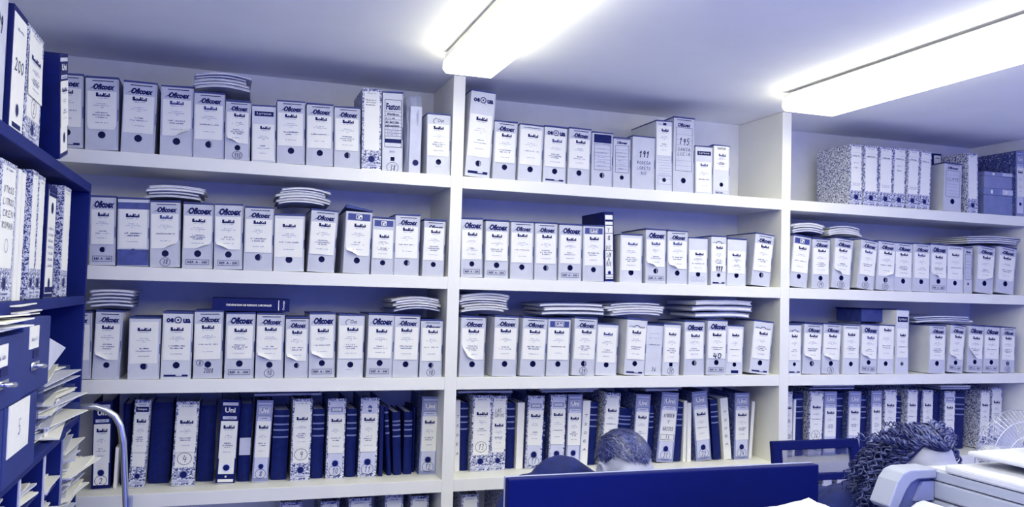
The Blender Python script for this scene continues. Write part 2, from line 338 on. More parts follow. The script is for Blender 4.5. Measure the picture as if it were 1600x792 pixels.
# ---------------------------------------------------------------- files on the shelves
ITEMS = [
(1,1,'of',-1.396,0.103,0.259,-0.039,0.012,'bar'),
(1,1,'of',-1.286,0.106,0.258,-0.037,0.012,'lab=round'),
(1,1,'of',-1.171,0.111,0.257,0.0,0.012,''),
(1,1,'of',-1.0431,0.1107,0.254,-0.0205,0.012,'lab=br'),
(1,1,'of',-0.933,0.1075,0.242,-0.0205,0.012,''),
(1,1,'of',-0.8339,0.0888,0.22,-0.015,0.012,'circ=155 lab=bl'),
(1,1,'ly',-0.74,0.087,0.213,-0.029,0.012,''),
(1,1,'of',-0.642,0.103,0.239,-0.029,0.012,'noref'),
(1,1,'of',-0.536,0.101,0.237,-0.027,0.012,''),
(1,1,'of',-0.432,0.1,0.237,-0.026,0.012,''),
(1,1,'mot',-0.34,0.076,0.315,-0.024,0.012,'nolabel title'),
(1,1,'el',-0.257,0.081,0.313,-0.026,0.012,'circ=38'),
(1,1,'bag',-0.175,0.074,0.312,-0.017,0.012,''),
(1,1,'out',-0.074,0.096,0.244,-0.017,0.012,''),
(1,2,'oq',0.087,0.105,0.353,0.052,0.012,'bar tall'),
(1,2,'of',0.2,0.099,0.239,0.016,0.012,''),
(1,2,'ru',0.312,0.105,0.236,0.024,0.012,''),
(1,2,'oq',0.422,0.102,0.238,0.014,0.012,'bar'),
(1,2,'of',0.531,0.101,0.24,0.016,0.012,''),
(1,2,'fo',0.639,0.098,0.233,-0.0004,0.012,'band'),
(1,2,'fo',0.732,0.082,0.217,-0.0096,0.012,''),
(1,2,'hw',0.835,0.109,0.233,0.0,0.012,'text=191|BODEGA|LORETO|N5'),
(1,2,'ta',0.935,0.08,0.309,-0.017,0.012,'rules'),
(1,2,'fo',1.028,0.104,0.332,0.0,0.012,'text=195|SANTA|LUCIA'),
(1,2,'ly',1.132,0.088,0.213,-0.013,0.012,''),
(1,2,'pl',1.221,0.084,0.223,-0.012,0.012,'strip'),
(1,3,'mot',1.962,0.074,0.288,0.0,0.012,'nolabel strip2'),
(1,3,'mot',2.044,0.085,0.288,0.0,0.012,'nolabel strip2'),
(1,3,'mot',2.129,0.082,0.287,0.023,0.012,'nolabel strip2'),
(1,3,'mot',2.214,0.079,0.291,0.031,0.012,'nolabel strip2'),
(1,3,'mot',2.292,0.073,0.292,0.045,0.012,'nolabel strip2'),
(1,3,'mot',2.366,0.071,0.288,0.047,0.012,'nolabel strip2'),
(1,3,'fo',2.547,0.114,0.242,0.027,0.012,'text=LLAVE depth=14'),
(1,3,'mot',2.677,0.071,0.302,0.0,0.012,'nolabel side=12'),
(2,1,'OF',-1.267,0.083,0.244,-0.028,0.012,'ref'),
(2,1,'pl',-1.169,0.104,0.243,-0.027,0.012,'dark'),
(2,1,'of',-1.063,0.101,0.238,-0.034,0.012,'circ=78 lab=br'),
(2,1,'OF',-0.955,0.105,0.238,-0.0147,0.012,'ref lab=br'),
(2,1,'OF',-0.849,0.1,0.24,-0.0253,0.012,'ref lab=bl'),
(2,1,'of',-0.745,0.104,0.236,-0.009,0.012,''),
(2,1,'pl',-0.634,0.111,0.214,-0.017,0.012,''),
(2,1,'of',-0.517,0.101,0.238,0.036,0.012,''),
(2,1,'bd',-0.384,0.102,0.243,0.021,0.012,'lid lab=bl'),
(2,1,'bd',-0.284,0.088,0.222,0.0016,0.012,'over'),
(2,1,'of',-0.189,0.099,0.239,-0.0006,0.012,''),
(2,1,'of',-0.083,0.088,0.223,0.013,0.012,'over'),
(2,2,'OF',0.077,0.091,0.238,-0.02,0.012,'ref'),
(2,2,'OF',0.181,0.101,0.236,0.0,0.012,'ref'),
(2,2,'of',0.289,0.1,0.237,-0.006,0.012,''),
(2,2,'of',0.394,0.1,0.237,-0.01,0.012,''),
(2,2,'OF',0.502,0.104,0.237,0.0,0.012,'ref'),
(2,2,'un',0.608,0.097,0.237,-0.014,0.012,''),
(2,2,'dk',0.685,0.045,0.297,-0.035,0.012,'hwv side=18'),
(2,2,'pl',0.784,0.106,0.208,0.0,0.012,''),
(2,2,'OF',0.905,0.099,0.236,-0.01,0.012,'ref lab=bl'),
(2,2,'of',1.009,0.101,0.235,0.0,0.012,'lab=bl'),
(2,2,'pl',1.111,0.096,0.209,-0.005,0.012,'low scrib'),
(2,2,'ar',1.218,0.079,0.221,-0.005,0.012,'text2=117 bar'),
(2,2,'pl',1.31,0.1,0.213,0.012,0.012,'low'),
(2,2,'of',1.435,0.101,0.238,0.096,0.012,''),
(2,3,'bd',1.639,0.098,0.239,0.102,0.012,''),
(2,3,'of',1.763,0.1,0.234,0.016,0.012,'circ=79'),
(2,3,'of',1.876,0.107,0.238,0.087,0.012,'circ=125 lab=bl'),
(2,3,'of',2.014,0.1,0.236,0.115,0.012,'circ=125'),
(2,3,'of',2.133,0.108,0.237,0.0584,0.012,'circ=121 lab=br'),
(2,3,'of',2.245,0.107,0.235,0.0314,0.012,''),
(2,3,'of',2.352,0.104,0.236,0.0278,0.012,''),
(2,3,'OF',2.46,0.106,0.238,0.0194,0.012,'ref lab=bl'),
(2,3,'ru',2.567,0.104,0.236,0.02,0.012,'over'),
(2,3,'fo',2.65,0.054,0.231,0.013,0.012,''),
(2,3,'of',2.756,0.117,0.239,0.083,0.012,'lab=br'),
(2,3,'of',2.887,0.119,0.239,0.105,0.012,'lab=round'),
(2,3,'of',3.021,0.122,0.241,0.089,0.012,'circ=91'),
(2,3,'of',3.158,0.125,0.239,0.056,0.012,''),
(3,1,'of',-1.331,0.093,0.234,-0.029,0.012,'lab=bl'),
(3,1,'of',-1.239,0.087,0.24,0.014,0.012,'lab=bl'),
(3,1,'pl',-1.117,0.104,0.219,-0.011,0.012,''),
(3,1,'oq',-1.011,0.102,0.239,0.0,0.012,'bar'),
(3,1,'of',-0.904,0.1,0.246,-0.015,0.012,'text3=2008 c2=8'),
(3,1,'OF',-0.796,0.103,0.241,-0.005,0.012,'ref'),
(3,1,'of',-0.69,0.1,0.24,-0.006,0.012,'circ=10 lab=bl'),
(3,1,'of',-0.592,0.085,0.226,-0.0133,0.012,'lab=bl'),
(3,1,'OF',-0.499,0.097,0.244,-0.0177,0.012,'ref lab=bl'),
(3,1,'out',-0.393,0.099,0.241,0.0,0.012,''),
(3,1,'OF',-0.283,0.101,0.245,0.015,0.012,'ref'),
(3,1,'of',-0.18,0.101,0.242,0.013,0.012,''),
(3,1,'of',-0.079,0.09,0.226,0.0,0.012,'circ=18 over'),
(3,2,'of',0.088,0.104,0.241,0.012,0.012,'lab=bl2'),
(3,2,'of',0.224,0.103,0.244,0.026,0.012,''),
(3,2,'of',0.344,0.109,0.24,0.04,0.012,''),
(3,2,'un',0.458,0.102,0.239,0.02,0.012,''),
(3,2,'of',0.573,0.105,0.242,0.0404,0.012,'circ=29'),
(3,2,'pl',0.677,0.098,0.219,0.0336,0.012,''),
(3,2,'ar',0.807,0.097,0.24,0.052,0.012,'bar'),
(3,2,'wh',0.899,0.08,0.219,0.0381,0.012,'text3=36'),
(3,2,'pl',0.982,0.083,0.223,0.0359,0.012,'circ=37 sq'),
(3,2,'OF',1.1,0.102,0.238,0.0,0.012,''),
(3,2,'OF',1.208,0.102,0.243,0.027,0.012,'ref text2=40'),
(3,2,'pl',1.304,0.086,0.221,0.026,0.012,'blot'),
(3,2,'ar',1.433,0.104,0.239,0.096,0.012,'bar'),
(3,3,'ar',1.621,0.075,0.231,0.0,0.012,'bar'),
(3,3,'of',1.717,0.103,0.233,0.046,0.012,'lab=bl'),
(3,3,'of',1.822,0.101,0.234,0.048,0.012,'circ=76 lab=bl'),
(3,3,'ru',1.935,0.095,0.232,0.019,0.012,'noshort'),
(3,3,'OF',2.038,0.097,0.234,0.052,0.012,'ref lab=bl'),
(3,3,'pl',2.144,0.099,0.232,0.026,0.012,'high strip'),
(3,3,'ly',2.236,0.077,0.31,0.013,0.012,'high'),
(3,3,'of',2.451,0.104,0.236,0.027,0.012,''),
(3,3,'of',2.568,0.097,0.236,0.097,0.012,'ref lab=bl'),
(3,3,'OF',2.696,0.101,0.237,0.0592,0.012,'ref lab=bl2'),
(3,3,'OF',2.804,0.103,0.234,0.0378,0.012,'ref'),
(3,3,'of',2.909,0.094,0.232,0.034,0.012,'circ=61'),
(3,3,'OF',3.013,0.104,0.237,0.072,0.012,'ref'),
(4,1,'uni',-1.248,0.062,0.31,-0.018,0.1,'num=2 dk'),
(4,1,'thin',-1.203,0.01,0.145,0.014,0.1,''),
(4,1,'bookw',-1.178,0.027,0.295,-0.001,0.1,''),
(4,1,'mot',-1.131,0.055,0.315,0.03,0.1,'num=0 campus'),
(4,1,'bookw',-1.062,0.073,0.298,0.022,0.1,''),
(4,1,'mot',-0.975,0.081,0.306,0.0206,0.1,'num=4'),
(4,1,'bookw',-0.9,0.06,0.286,0.0084,0.1,''),
(4,1,'uni',-0.828,0.07,0.311,0.0297,0.1,'dkk'),
(4,1,'book',-0.763,0.046,0.293,0.0093,0.1,'slip'),
(4,1,'uni',-0.704,0.06,0.306,0.029,0.1,'num=8'),
(4,1,'book',-0.635,0.059,0.266,0.014,0.1,'bands'),
(4,1,'mot',-0.557,0.074,0.311,0.0,0.1,'num=9'),
(4,1,'book',-0.492,0.046,0.268,-0.001,0.1,'bands'),
(4,1,'doh',-0.426,0.071,0.309,0.0,0.1,'num=10'),
(4,1,'book',-0.364,0.04,0.266,0.0,0.1,'bands'),
(4,1,'doh',-0.301,0.074,0.31,0.013,0.1,'num=11 oval'),
(4,1,'thin',-0.246,0.015,0.278,-0.0094,0.1,'dk'),
(4,1,'book',-0.209,0.018,0.274,-0.0806,0.1,'bands'),
(4,1,'book',-0.176,0.033,0.25,-0.054,0.1,'bands'),
(4,1,'book',-0.135,0.034,0.249,-0.013,0.1,'bands'),
(4,1,'bookw',-0.106,0.013,0.261,-0.003,0.1,''),
(4,1,'uni',-0.059,0.071,0.311,0.017,0.1,'num=12'),
(4,2,'thin',0.072,0.022,0.291,-0.013,0.12,'marks'),
(4,2,'book',0.103,0.035,0.28,-0.012,0.12,'bands'),
(4,2,'mot',0.166,0.084,0.311,0.0118,0.12,'num=13'),
(4,2,'mot',0.243,0.067,0.307,0.0102,0.12,'num=0 title=LAS'),
(4,2,'book',0.306,0.037,0.274,0.0,0.12,'bands'),
(4,2,'thin',0.343,0.031,0.276,0.012,0.12,''),
(4,2,'doh',0.401,0.075,0.305,0.0249,0.12,'num=17'),
(4,2,'book',0.453,0.017,0.22,0.0021,0.12,'bands'),
(4,2,'doh',0.504,0.073,0.309,0.02,0.12,'num=18'),
(4,2,'uni',0.581,0.068,0.308,0.021,0.12,''),
(4,2,'thin',0.636,0.036,0.279,0.038,0.12,'marks'),
(4,2,'book',0.676,0.039,0.273,0.041,0.12,'bands'),
(4,2,'mot',0.742,0.073,0.312,0.073,0.12,'num=19'),
(4,2,'book',0.818,0.068,0.241,0.078,0.12,'bands'),
(4,2,'uni',0.895,0.072,0.304,0.059,0.12,'num=20'),
(4,2,'book',0.958,0.035,0.254,0.027,0.12,'bands'),
(4,2,'uni',1.025,0.086,0.309,0.0812,0.12,'num=21 hw'),
(4,2,'book',1.094,0.045,0.264,0.0418,0.12,'bands'),
(4,2,'thin',1.131,0.016,0.271,0.0103,0.12,''),
(4,2,'thin',1.152,0.02,0.262,-0.0082,0.12,''),
(4,2,'uni',1.225,0.079,0.313,-0.0941,0.12,'num=22'),
(4,2,'book',1.308,0.04,0.276,-0.092,0.12,'bands'),
(4,2,'thin',1.356,0.04,0.281,-0.091,0.12,'marks'),
(4,2,'uni',1.422,0.079,0.305,0.0,0.12,'num=24'),
(4,2,'thin',1.477,0.017,0.263,0.062,0.12,''),
(4,3,'mot',1.677,0.039,0.308,0.0,0.12,'num=35'),
(4,3,'thin',1.711,0.014,0.268,0.0246,0.12,''),
(4,3,'book',1.751,0.051,0.295,0.0004,0.12,'bands'),
(4,3,'mot',1.828,0.08,0.306,0.0329,0.12,'num=36'),
(4,3,'uni',1.909,0.074,0.305,0.0231,0.12,''),
(4,3,'book',1.977,0.049,0.295,0.013,0.12,'bands'),
(4,3,'uni',2.051,0.076,0.303,0.0373,0.12,''),
(4,3,'book',2.12,0.046,0.284,0.0127,0.12,'bands'),
(4,3,'uni',2.187,0.066,0.305,0.015,0.12,''),
(4,3,'mot',2.267,0.078,0.307,0.041,0.12,'num=40'),
(4,3,'book',2.334,0.04,0.274,0.034,0.12,'bands'),
(4,3,'mot',2.396,0.068,0.306,0.057,0.12,'num=41'),
(4,3,'thin',2.446,0.024,0.298,0.0574,0.12,'dk'),
(4,3,'mot',2.5,0.069,0.304,0.0356,0.12,'num=42'),
(4,3,'book',2.572,0.057,0.287,0.036,0.12,''),
(4,3,'doh',2.644,0.071,0.296,0.036,0.12,'num=43'),
(4,3,'book',2.726,0.076,0.285,0.054,0.12,'bands'),
(4,3,'mot',2.866,0.069,0.297,0.054,0.12,'num=44 side=16'),
(4,3,'mot',2.946,0.074,0.312,0.053,0.12,'num=45'),
(4,3,'book',3.013,0.044,0.271,0.046,0.12,''),
(5,1,'mot',-0.587,0.08,0.323,0.0,0.08,'num=0'),
(5,1,'mot',-0.443,0.07,0.319,0.0,0.08,'num=0'),
(5,1,'mot',-0.327,0.089,0.326,0.0,0.08,'num=0'),
(5,1,'mot',-0.193,0.074,0.331,0.0,0.08,'num=0'),
(5,1,'mot',-0.09,0.075,0.321,0.0,0.08,'num=0'),
(5,2,'mot',0.117,0.073,0.318,0.0,0.08,'num=0'),
(5,2,'mot',0.286,0.07,0.317,0.0,0.08,'num=0'),
(5,3,'mot',1.757,0.065,0.316,0.0,0.08,'num=0'),
(5,3,'mot',1.866,0.058,0.32,0.0,0.08,'num=0'),
(5,3,'mot',1.947,0.059,0.314,0.0,0.08,'num=0'),
(5,3,'thin',2.001,0.026,0.296,0.0,0.08,'marks'),
]
PILES = [
(1, 1, -1.002, -0.793, 2.292, 2.375, 5, 'w', 0.03),
(2, 1, -1.144, -0.937, 1.885, 1.945, 4, 'w', 0.03),
(2, 1, -0.693, -0.487, 1.885, 1.935, 6, 'w', 0.03),
(3, 1, -1.313, -1.153, 1.49, 1.567, 5, 'd', 0.03),
(3, 1, -0.239, -0.039, 1.492, 1.527, 5, 'w', 0.03),
(3, 2, 0.036, 0.247, 1.494, 1.593, 7, 'w', 0.03),
(3, 2, 0.365, 0.676, 1.492, 1.558, 3, 'm', 0.03),
(3, 2, 0.676, 0.964, 1.49, 1.564, 5, 'w', 0.03),
(3, 2, 1.107, 1.414, 1.493, 1.588, 3, 'm', 0.03),
(2, 3, 1.612, 1.802, 1.886, 1.952, 4, 'w', 0.03),
(2, 3, 1.813, 2.017, 1.885, 1.941, 4, 'w', 0.03),
(2, 3, 2.645, 3.034, 1.888, 1.936, 4, 'd', 0.03),
(3, 3, 2.321, 2.717, 1.487, 1.531, 3, 'd', 0.03),
(4, 1, -0.753, -0.485, 1.162, 1.186, 2, 'm', 0.14),
(4, 2, 0.07, 0.322, 1.162, 1.176, 1, 'd', 0.14),
(4, 2, 0.431, 0.709, 1.16, 1.185, 3, 'm', 0.14),
(4, 2, 0.918, 1.118, 1.16, 1.168, 2, 'w', 0.14),
(4, 3, 1.813, 2.099, 1.157, 1.173, 2, 'm', 0.14),
(4, 3, 2.603, 2.814, 1.147, 1.164, 2, 'm', 0.14),
]

ORD = 'first second third fourth fifth sixth seventh eighth ninth tenth eleventh twelfth thirteenth fourteenth fifteenth sixteenth seventeenth eighteenth nineteenth twentieth'.split()
ORD += ['twenty-first', 'twenty-second', 'twenty-third', 'twenty-fourth', 'twenty-fifth', 'twenty-sixth', 'twenty-seventh', 'twenty-eighth', 'twenty-ninth', 'thirtieth']
ROWN = {1: 'top shelf', 2: 'second shelf', 3: 'third shelf', 4: 'fourth shelf', 5: 'lowest shelf'}
BAYN = {1: 'left bay', 2: 'middle bay', 3: 'right bay'}

def opts(s):
    d = {}
    for a in s.split():
        if '=' in a: k, v = a.split('=', 1); d[k] = v
        else: d[a] = True
    return d

def holed_front(b, w, h, hz, r, mt, y=0.0, sq=False):
    n = 16
    angs = sorted([2 * pi * i / n + .0001 for i in range(n)] + [math.atan2(sz - hz, sx) % (2 * pi) for sx in (-w / 2, w / 2) for sz in (0, h)])
    inner = []; outer = []
    for a in angs:
        ca, sa = math.cos(a), math.sin(a)
        if sq: q = r / max(abs(ca), abs(sa)); inner.append((q * ca, y, hz + q * sa))
        else: inner.append((r * ca, y, hz + r * sa))
        tx = (w / 2) / abs(ca) if abs(ca) > 1e-9 else 1e9
        tz = ((h - hz) if sa > 0 else hz) / abs(sa) if abs(sa) > 1e-9 else 1e9
        t = min(tx, tz); outer.append((t * ca, y, hz + t * sa))
    k = len(angs)
    b.add(inner + outer, [(i, i + k, (i + 1) % k + k, (i + 1) % k) for i in range(k)], mt)
    return inner
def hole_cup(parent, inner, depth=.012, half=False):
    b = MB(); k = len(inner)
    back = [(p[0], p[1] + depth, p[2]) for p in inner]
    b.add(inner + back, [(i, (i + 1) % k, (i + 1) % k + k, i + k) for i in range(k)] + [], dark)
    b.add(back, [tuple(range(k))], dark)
    if half:
        zs = sorted(p[2] for p in inner); c = sum(p[2] for p in inner) / k; r = (zs[-1] - zs[0]) / 2
        b.add([(.45 * r, .006, c - r * .85), (r * .95, .006, c - r * .3), (r * .95, .006, c + r * .4), (.25 * r, .006, c + r * .95), (.55 * r, .006, c + r * .2)], [(0, 1, 2, 3, 4)], card)
    return b.build('finger_hole', parent)
def sheet(parent, x0, x1, z0, z1, peel=None, mt=None, y=-.0011, name='label_sheet'):
    b = MB(); nu, nv = 6, 8; vs_ = []
    bow = R.uniform(0, .0022)
    for j in range(nv + 1):
        for i in range(nu + 1):
            u = i / nu; v = j / nv
            x = x0 + (x1 - x0) * u; z = z0 + (z1 - z0) * v; yy = y - bow * (1 - v) ** 2
            if peel in ('bl', 'bl2', 'br'):
                uu = u if peel.startswith('bl') else 1 - u
                amt = max(0, 1 - uu / .55 - v / (.16 if peel != 'bl2' else .36)) if peel != 'bl2' else max(0, 1 - uu / .6 - v / .45)
                sg = 1 if peel.startswith('bl') else -1
                yy -= .016 * amt; x += sg * amt * .55 * (x1 - x0) * .5; z += amt * (z1 - z0) * .10
            if peel == 'round' and v < .07 and (u < .1 or u > .9): x += .006 * (1 if u < .5 else -1)
            vs_.append((x, yy, z))
    n = nu + 1
    b.add(vs_, [(j * n + i, j * n + i + 1, (j + 1) * n + i + 1, (j + 1) * n + i) for j in range(nv) for i in range(nu)], mt or paper)
    return b.build(name, parent, smooth=True)

def circled(mb, s, cx, cz, r, y, mt=None):
    mt = mt or ink
    mb.ring(cx, cz, r * .90, .0016, y, mt, sx=1.25 if len(s) > 2 else 1.12)
    hand(mb, s, cx, cz, r * (.55 + .35 * (len(s) - 1)), r * .95, y, mt, .0019)

def archive_box(x, w, h, lean, y, z, st, o, name_label, group, seed, rz=0, depth=.24):
    w -= .0015
    up = w / 2 * abs(math.sin(lean)) + .0004
    t = thing('archive_box', name_label, 'box', (x, y, z + up), (0, lean, rz), group)
    bm_ = card if st in ('of', 'OF', 'bd', 'un', 'hw', 'fo') else card_b
    tall = h > .29
    hz = h * (.205 if st != 'OF' else .225); r = w * .118
    if tall: hz = h * .155
    if st == 'pl' and 'low' in o: hz = h * .22
    hb = h - .006
    # body with the finger hole cut in its face
    b = MB()
    nohole = st in ('hw', 'wh') or (st == 'ly' and 'high' not in o)
    if nohole: b.fr(-w / 2, w / 2, 0, hb, 0, bm_); inner = None
    else: inner = holed_front(b, w, hb, hz, r * (.85 if 'sq' in o or st == 'el' else 1), bm_, sq=('sq' in o or st == 'el'))
    b.add([(-w / 2, 0, 0), (w / 2, 0, 0), (w / 2, depth, 0), (-w / 2, depth, 0), (-w / 2, 0, hb), (w / 2, 0, hb), (w / 2, depth, hb), (-w / 2, depth, hb)],
          [(3, 2, 1, 0), (4, 5, 6, 7), (1, 2, 6, 5), (2, 3, 7, 6), (3, 0, 4, 7)], bm_)
    b.build('body', t)
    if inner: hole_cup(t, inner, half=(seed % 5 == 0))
    # lid flap, one edge sprung open a little; gap shadow painted in its colour
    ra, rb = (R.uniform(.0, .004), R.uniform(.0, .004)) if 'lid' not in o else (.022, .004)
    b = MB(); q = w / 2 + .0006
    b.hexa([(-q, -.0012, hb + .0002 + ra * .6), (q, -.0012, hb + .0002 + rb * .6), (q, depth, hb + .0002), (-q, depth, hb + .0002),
            (-q, -.0012, hb + .0045 + ra), (q, -.0012, hb + .0045 + rb), (q, depth, hb + .0045), (-q, depth, hb + .0045)], lid_gap_shade)
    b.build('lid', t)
    p = MB(); Y = -.0007
    # side seam and tie slot printed along the edge
    p.fr(w / 2 - .0035, w / 2 - .0025, .01, hb, Y, ink_grey)
    p.fr(w / 2 - .0022, w / 2, h * .40, h * .56, Y, ink_blue)
    l0, l1 = .28, .80; ez = .755; es = .40
    lw = .46; peel = o.get('lab')
    if st == 'of':
        p.fr(-w * .30, w * .36, h * .937, h * .949, Y, ink)
        text(p, 'Oficoex', w * .06, h * .864, w * .66, h * .084, Y, ink, .055, .32)
        p.add([(-w * .40, Y, h * .825), (-w * .2, Y, h * .885), (-w * .2, Y, h * .862)], [(0, 1, 2)], ink)
        if 'over' in o: l1 = .855; ez = .79
    elif st == 'OF':
        text(p, 'Oficoex', w * .05, h * .875, w * .78, h * .105, Y, ink, .06, .30)
        p.add([(-w * .47, Y, h * .82), (-w * .3, Y, h * .905), (-w * .3, Y, h * .875)], [(0, 1, 2)], ink_grey)
        l1 = .80; ez = .73; l0 = .30
    elif st in ('ru',):
        p.fr(-w * .36, w * .36, h * .93, h * .94, Y, ink); l1 = .9; ez = .80
        if 'noshort' in o: l0 = .32
    elif st == 'pl':
        l0, l1 = .25, .92; ez = .80
        if 'dark' in o:
            p.fr(-w / 2, w / 2, h * .01, h * .245, Y, tape); p.fr(-w / 2, w / 2, h * .83, h * .93, Y, tape); l1 = .83; l0 = .26; ez = .74
        if 'low' in o: l0, l1 = (.26, .73); ez = .65
        if 'high' in o: l0, l1 = .30, .98; ez = .90
        if 'strip' in o and 'high' not in o: l0, l1 = .50, .98; ez = .80; text(p, 'DATOS', 0, h * .93, w * .5, h * .045, Y - .0016, ink, .02)
        if 'blot' in o: p.fr(-w * .2, w * .25, h * .03, h * .09, Y, ink)
    elif st == 'oq':
        zc = h * (.875 if not tall else .885); hh = w * .26
        if tall: l0, l1 = .23, .72; ez = .67; es = .42
        else: l1 = .83; ez = .745
        text(p, 'oe', -w * .26, zc, w * .25, hh * .62, Y, ink, .05); text(p, 'ua', w * .29, zc - hh * .05, w * .25, hh * .62, Y, ink, .05)
        p.ring(0, zc + hh * .05, hh * .48, hh * .13, Y, ink); p.disc(0, zc + hh * .05, hh * .14, Y, ink)
        p.add([(hh * .1, Y, zc - hh * .3), (hh * .45, Y, zc - hh * .65), (hh * .25, Y, zc - hh * .3)], [(0, 1, 2)], ink)
    elif st == 'ar':
        zc = h * .865
        p.ring(0, zc - .012, .018, .003, Y, ink, 10, a0=.4, a1=pi - .4)
        lines(p, -w * .27, zc, w * .26, h * .02, Y, ink); lines(p, w * .27, zc - h * .01, w * .26, h * .03, Y, ink); l1 = .84; ez = .765
    elif st == 'ly':
        p.fr(-w * .40, w * .40, h * .80, h * .885, Y, ink)
        text(p, 'Lyreco', 0, h * .842, w * .60, h * .05, Y - .0004, paper)
        l0, l1 = .03, .66; ez = .60
        if 'high' in o: p = p; l0, l1 = .25, .70; ez = .60
    elif st in ('bd', 'un'):
        p.fr(-w * .42, w * .42, h * .84, h * .945, Y, ink_blue)
        if st == 'un':
            p.frame(-w * .2, w * .2, h * .855, h * .932, Y - .0003, .0016, paper); text(p, 'Uni', 0, h * .892, w * .30, h * .055, Y - .0003, paper, .03)
        else:
            p.frame(-w * .12, w * .12, h * .855, h * .932, Y - .0003, .003, paper); p.fr(-w * .04, w * .02, h * .87, h * .905, Y - .0003, paper); p.fr(w * .02, w * .09, h * .895, h * .918, Y - .0003, paper)
        ez = .76; l1 = .83
        if 'over' in o: l1 = .78; ez = .67
    elif st == 'out':
        text(p, 'Out', w * .08, h * .885, w * .26, h * .06, Y, ink, .01, .2)
        p.ring(-w * .12, h * .87, .012, .002, Y, ink, 8, a0=1, a1=4); l0, l1 = .30, .82; ez = .765
        lines(p, 0, h * .13, w * .3, h * .012, Y, ink_grey)
    elif st == 'el':
        p.frame(-w * .40, w * .44, h * .30, h * .90, Y, .0018, ink)
        text(p, 'Faston', w * .02, h * .81, w * .70, h * .085, Y, ink, .04)
        for q in (.745, .69, .645, .60, .555, .515, .475, .435): p.fr(-w * .40, w * .44, h * q, h * q + .0014, Y, ink)
        p.fr(-w * .40, w * .44, h * .355, h * .405, Y, ink)
        lines(p, 0, h * .717, w * .7, h * .03, Y, ink); lines(p, -w * .1, h * .665, w * .5, h * .02, Y, ink)
        lines(p, 0, h * .62, w * .7, h * .03, Y, ink); lines(p, 0, h * .575, w * .72, h * .03, Y, ink)
        for q, s_ in ((.53, 'PISOS'), (.49, 'TERCER'), (.45, 'TRIMESTRE')): hand(p, s_, 0, h * (q + .006), w * .6, h * .022, Y, ink_grey, .001)
        lines(p, 0, h * .25, w * .3, h * .03, Y, ink_grey)
    elif st == 'fo':
        top = .80 if 'band' not in o else .80
        zt = h * (.84 if not tall else .86)
        if 'band' in o: p.fr(-w * .42, w * .42, h * .80, h * .955, Y, ink)
        else:
            p.fr(-w * .36, w * .36, h * .955, h * .963, Y, ink); text(p, 'Oficoex', 0, h * .895, w * .62, h * .055, Y, ink, .045, .3)
        zb = h * .30 if not tall else h * .28
        p.frame(-w * .40, w * .40, zb, zt if 'band' not in o else h * .78, Y, .0014, ink)
        for k in range(1, 8): p.fr(-w * .40, w * .40, zb + (zt - zb) * k / 8.4, zb + (zt - zb) * k / 8.4 + .0010, Y, ink_grey)
        if 'text' in o:
            tt = o['text'].split('|')
            hand(p, tt[0], 0, zb + (zt - zb) * .68, w * (.5 if len(tt) > 1 else .66), h * .085 if len(tt) > 1 else h * .05, Y, ink, .003 if len(tt) > 1 else .0016)
            for k, s_ in enumerate(tt[1:]): hand(p, s_, 0, zb + (zt - zb) * (.50 - .105 * k), w * .6, h * .042, Y, ink, .0016)
        else:
            for k in range(5): lines(p, -w * .05, zb + (zt - zb) * (.15 + .145 * k), w * R.uniform(.3, .6), h * .018, Y, ink_grey)
    elif st == 'ta':
        p.fr(-.006, .010, h * .93, h * .965, Y, ink); lines(p, -w * .2, h * .945, w * .3, h * .012, Y, ink)
        l0, l1 = .50, .92; ez = .86
        for k in range(9): p.fr(-w * .40, w * .40, h * (.47 - .038 * k), h * (.47 - .038 * k) + .001, Y, ink_grey)
        p.frame(-w * .40, w * .42, h * .09, h * .22, Y, .001, ink_grey)
    elif st == 'hw':
        tt = o['text'].split('|')
        hand(p, tt[0], 0, h * .66, w * .45, h * .115, Y, ink, .004)
        for k, s_ in enumerate(tt[1:]): hand(p, s_, 0, h * (.50 - .10 * k), w * min(.6, .12 * len(s_)), h * .055, Y, ink_blue, .0018)
    elif st == 'wh':
        lines(p, 0, h * .82, w * .7, h * .012, Y, ink_grey); lines(p, 0, h * .73, w * .7, h * .012, Y, ink_grey); lines(p, 0, h * .60, w * .75, h * .02, Y, ink_blue)
    # what stands below the label
    if 'ref' in o:
        p.frame(-w * .38, w * .38, h * .055, h * .135, Y, .0014, ink)
        text(p, 'REF. A - 200', 0, h * .095, w * .64, h * .036, Y, ink, .03)
    if 'bar' in o:
        p.fr(-w * .40, w * .40, h * .035, h * .045, Y, ink); p.fr(-w * .40, 0, h * .045, h * .065, Y, ink); p.fr(w * .2, w * .40, h * .045, h * .065, Y, ink)
    if 'circ' in o: circled(p, o['circ'], 0, hz - r - h * .078, h * .075, Y)
    if 'c2' in o: circled(p, o['c2'], -w * .28, hz + .006, h * .05, Y)
    if 'text3' in o: hand(p, o['text3'], w * .02, h * .115, w * .32 if len(o['text3']) > 2 else w * .28, h * .07, Y, ink, .0018)
    if 'scrib' in o:
        for k in range(5): p.ring(-w * .3 + k * w * .14, h * .12, h * .055, .0011, Y, ink_grey, 12, sx=.6)
    if 'strip' in o and st == 'pl':
        p.frame(-w * .4, w * .4, h * .02 if 'high' not in o else h * .30, h * .08 if 'high' not in o else h * .35, Y, .001, ink_grey); lines(p, -w * .1, h * .05 if 'high' not in o else h * .325, w * .5, h * .04, Y, ink)
    if p.f: stuff(p.build('printing', t))
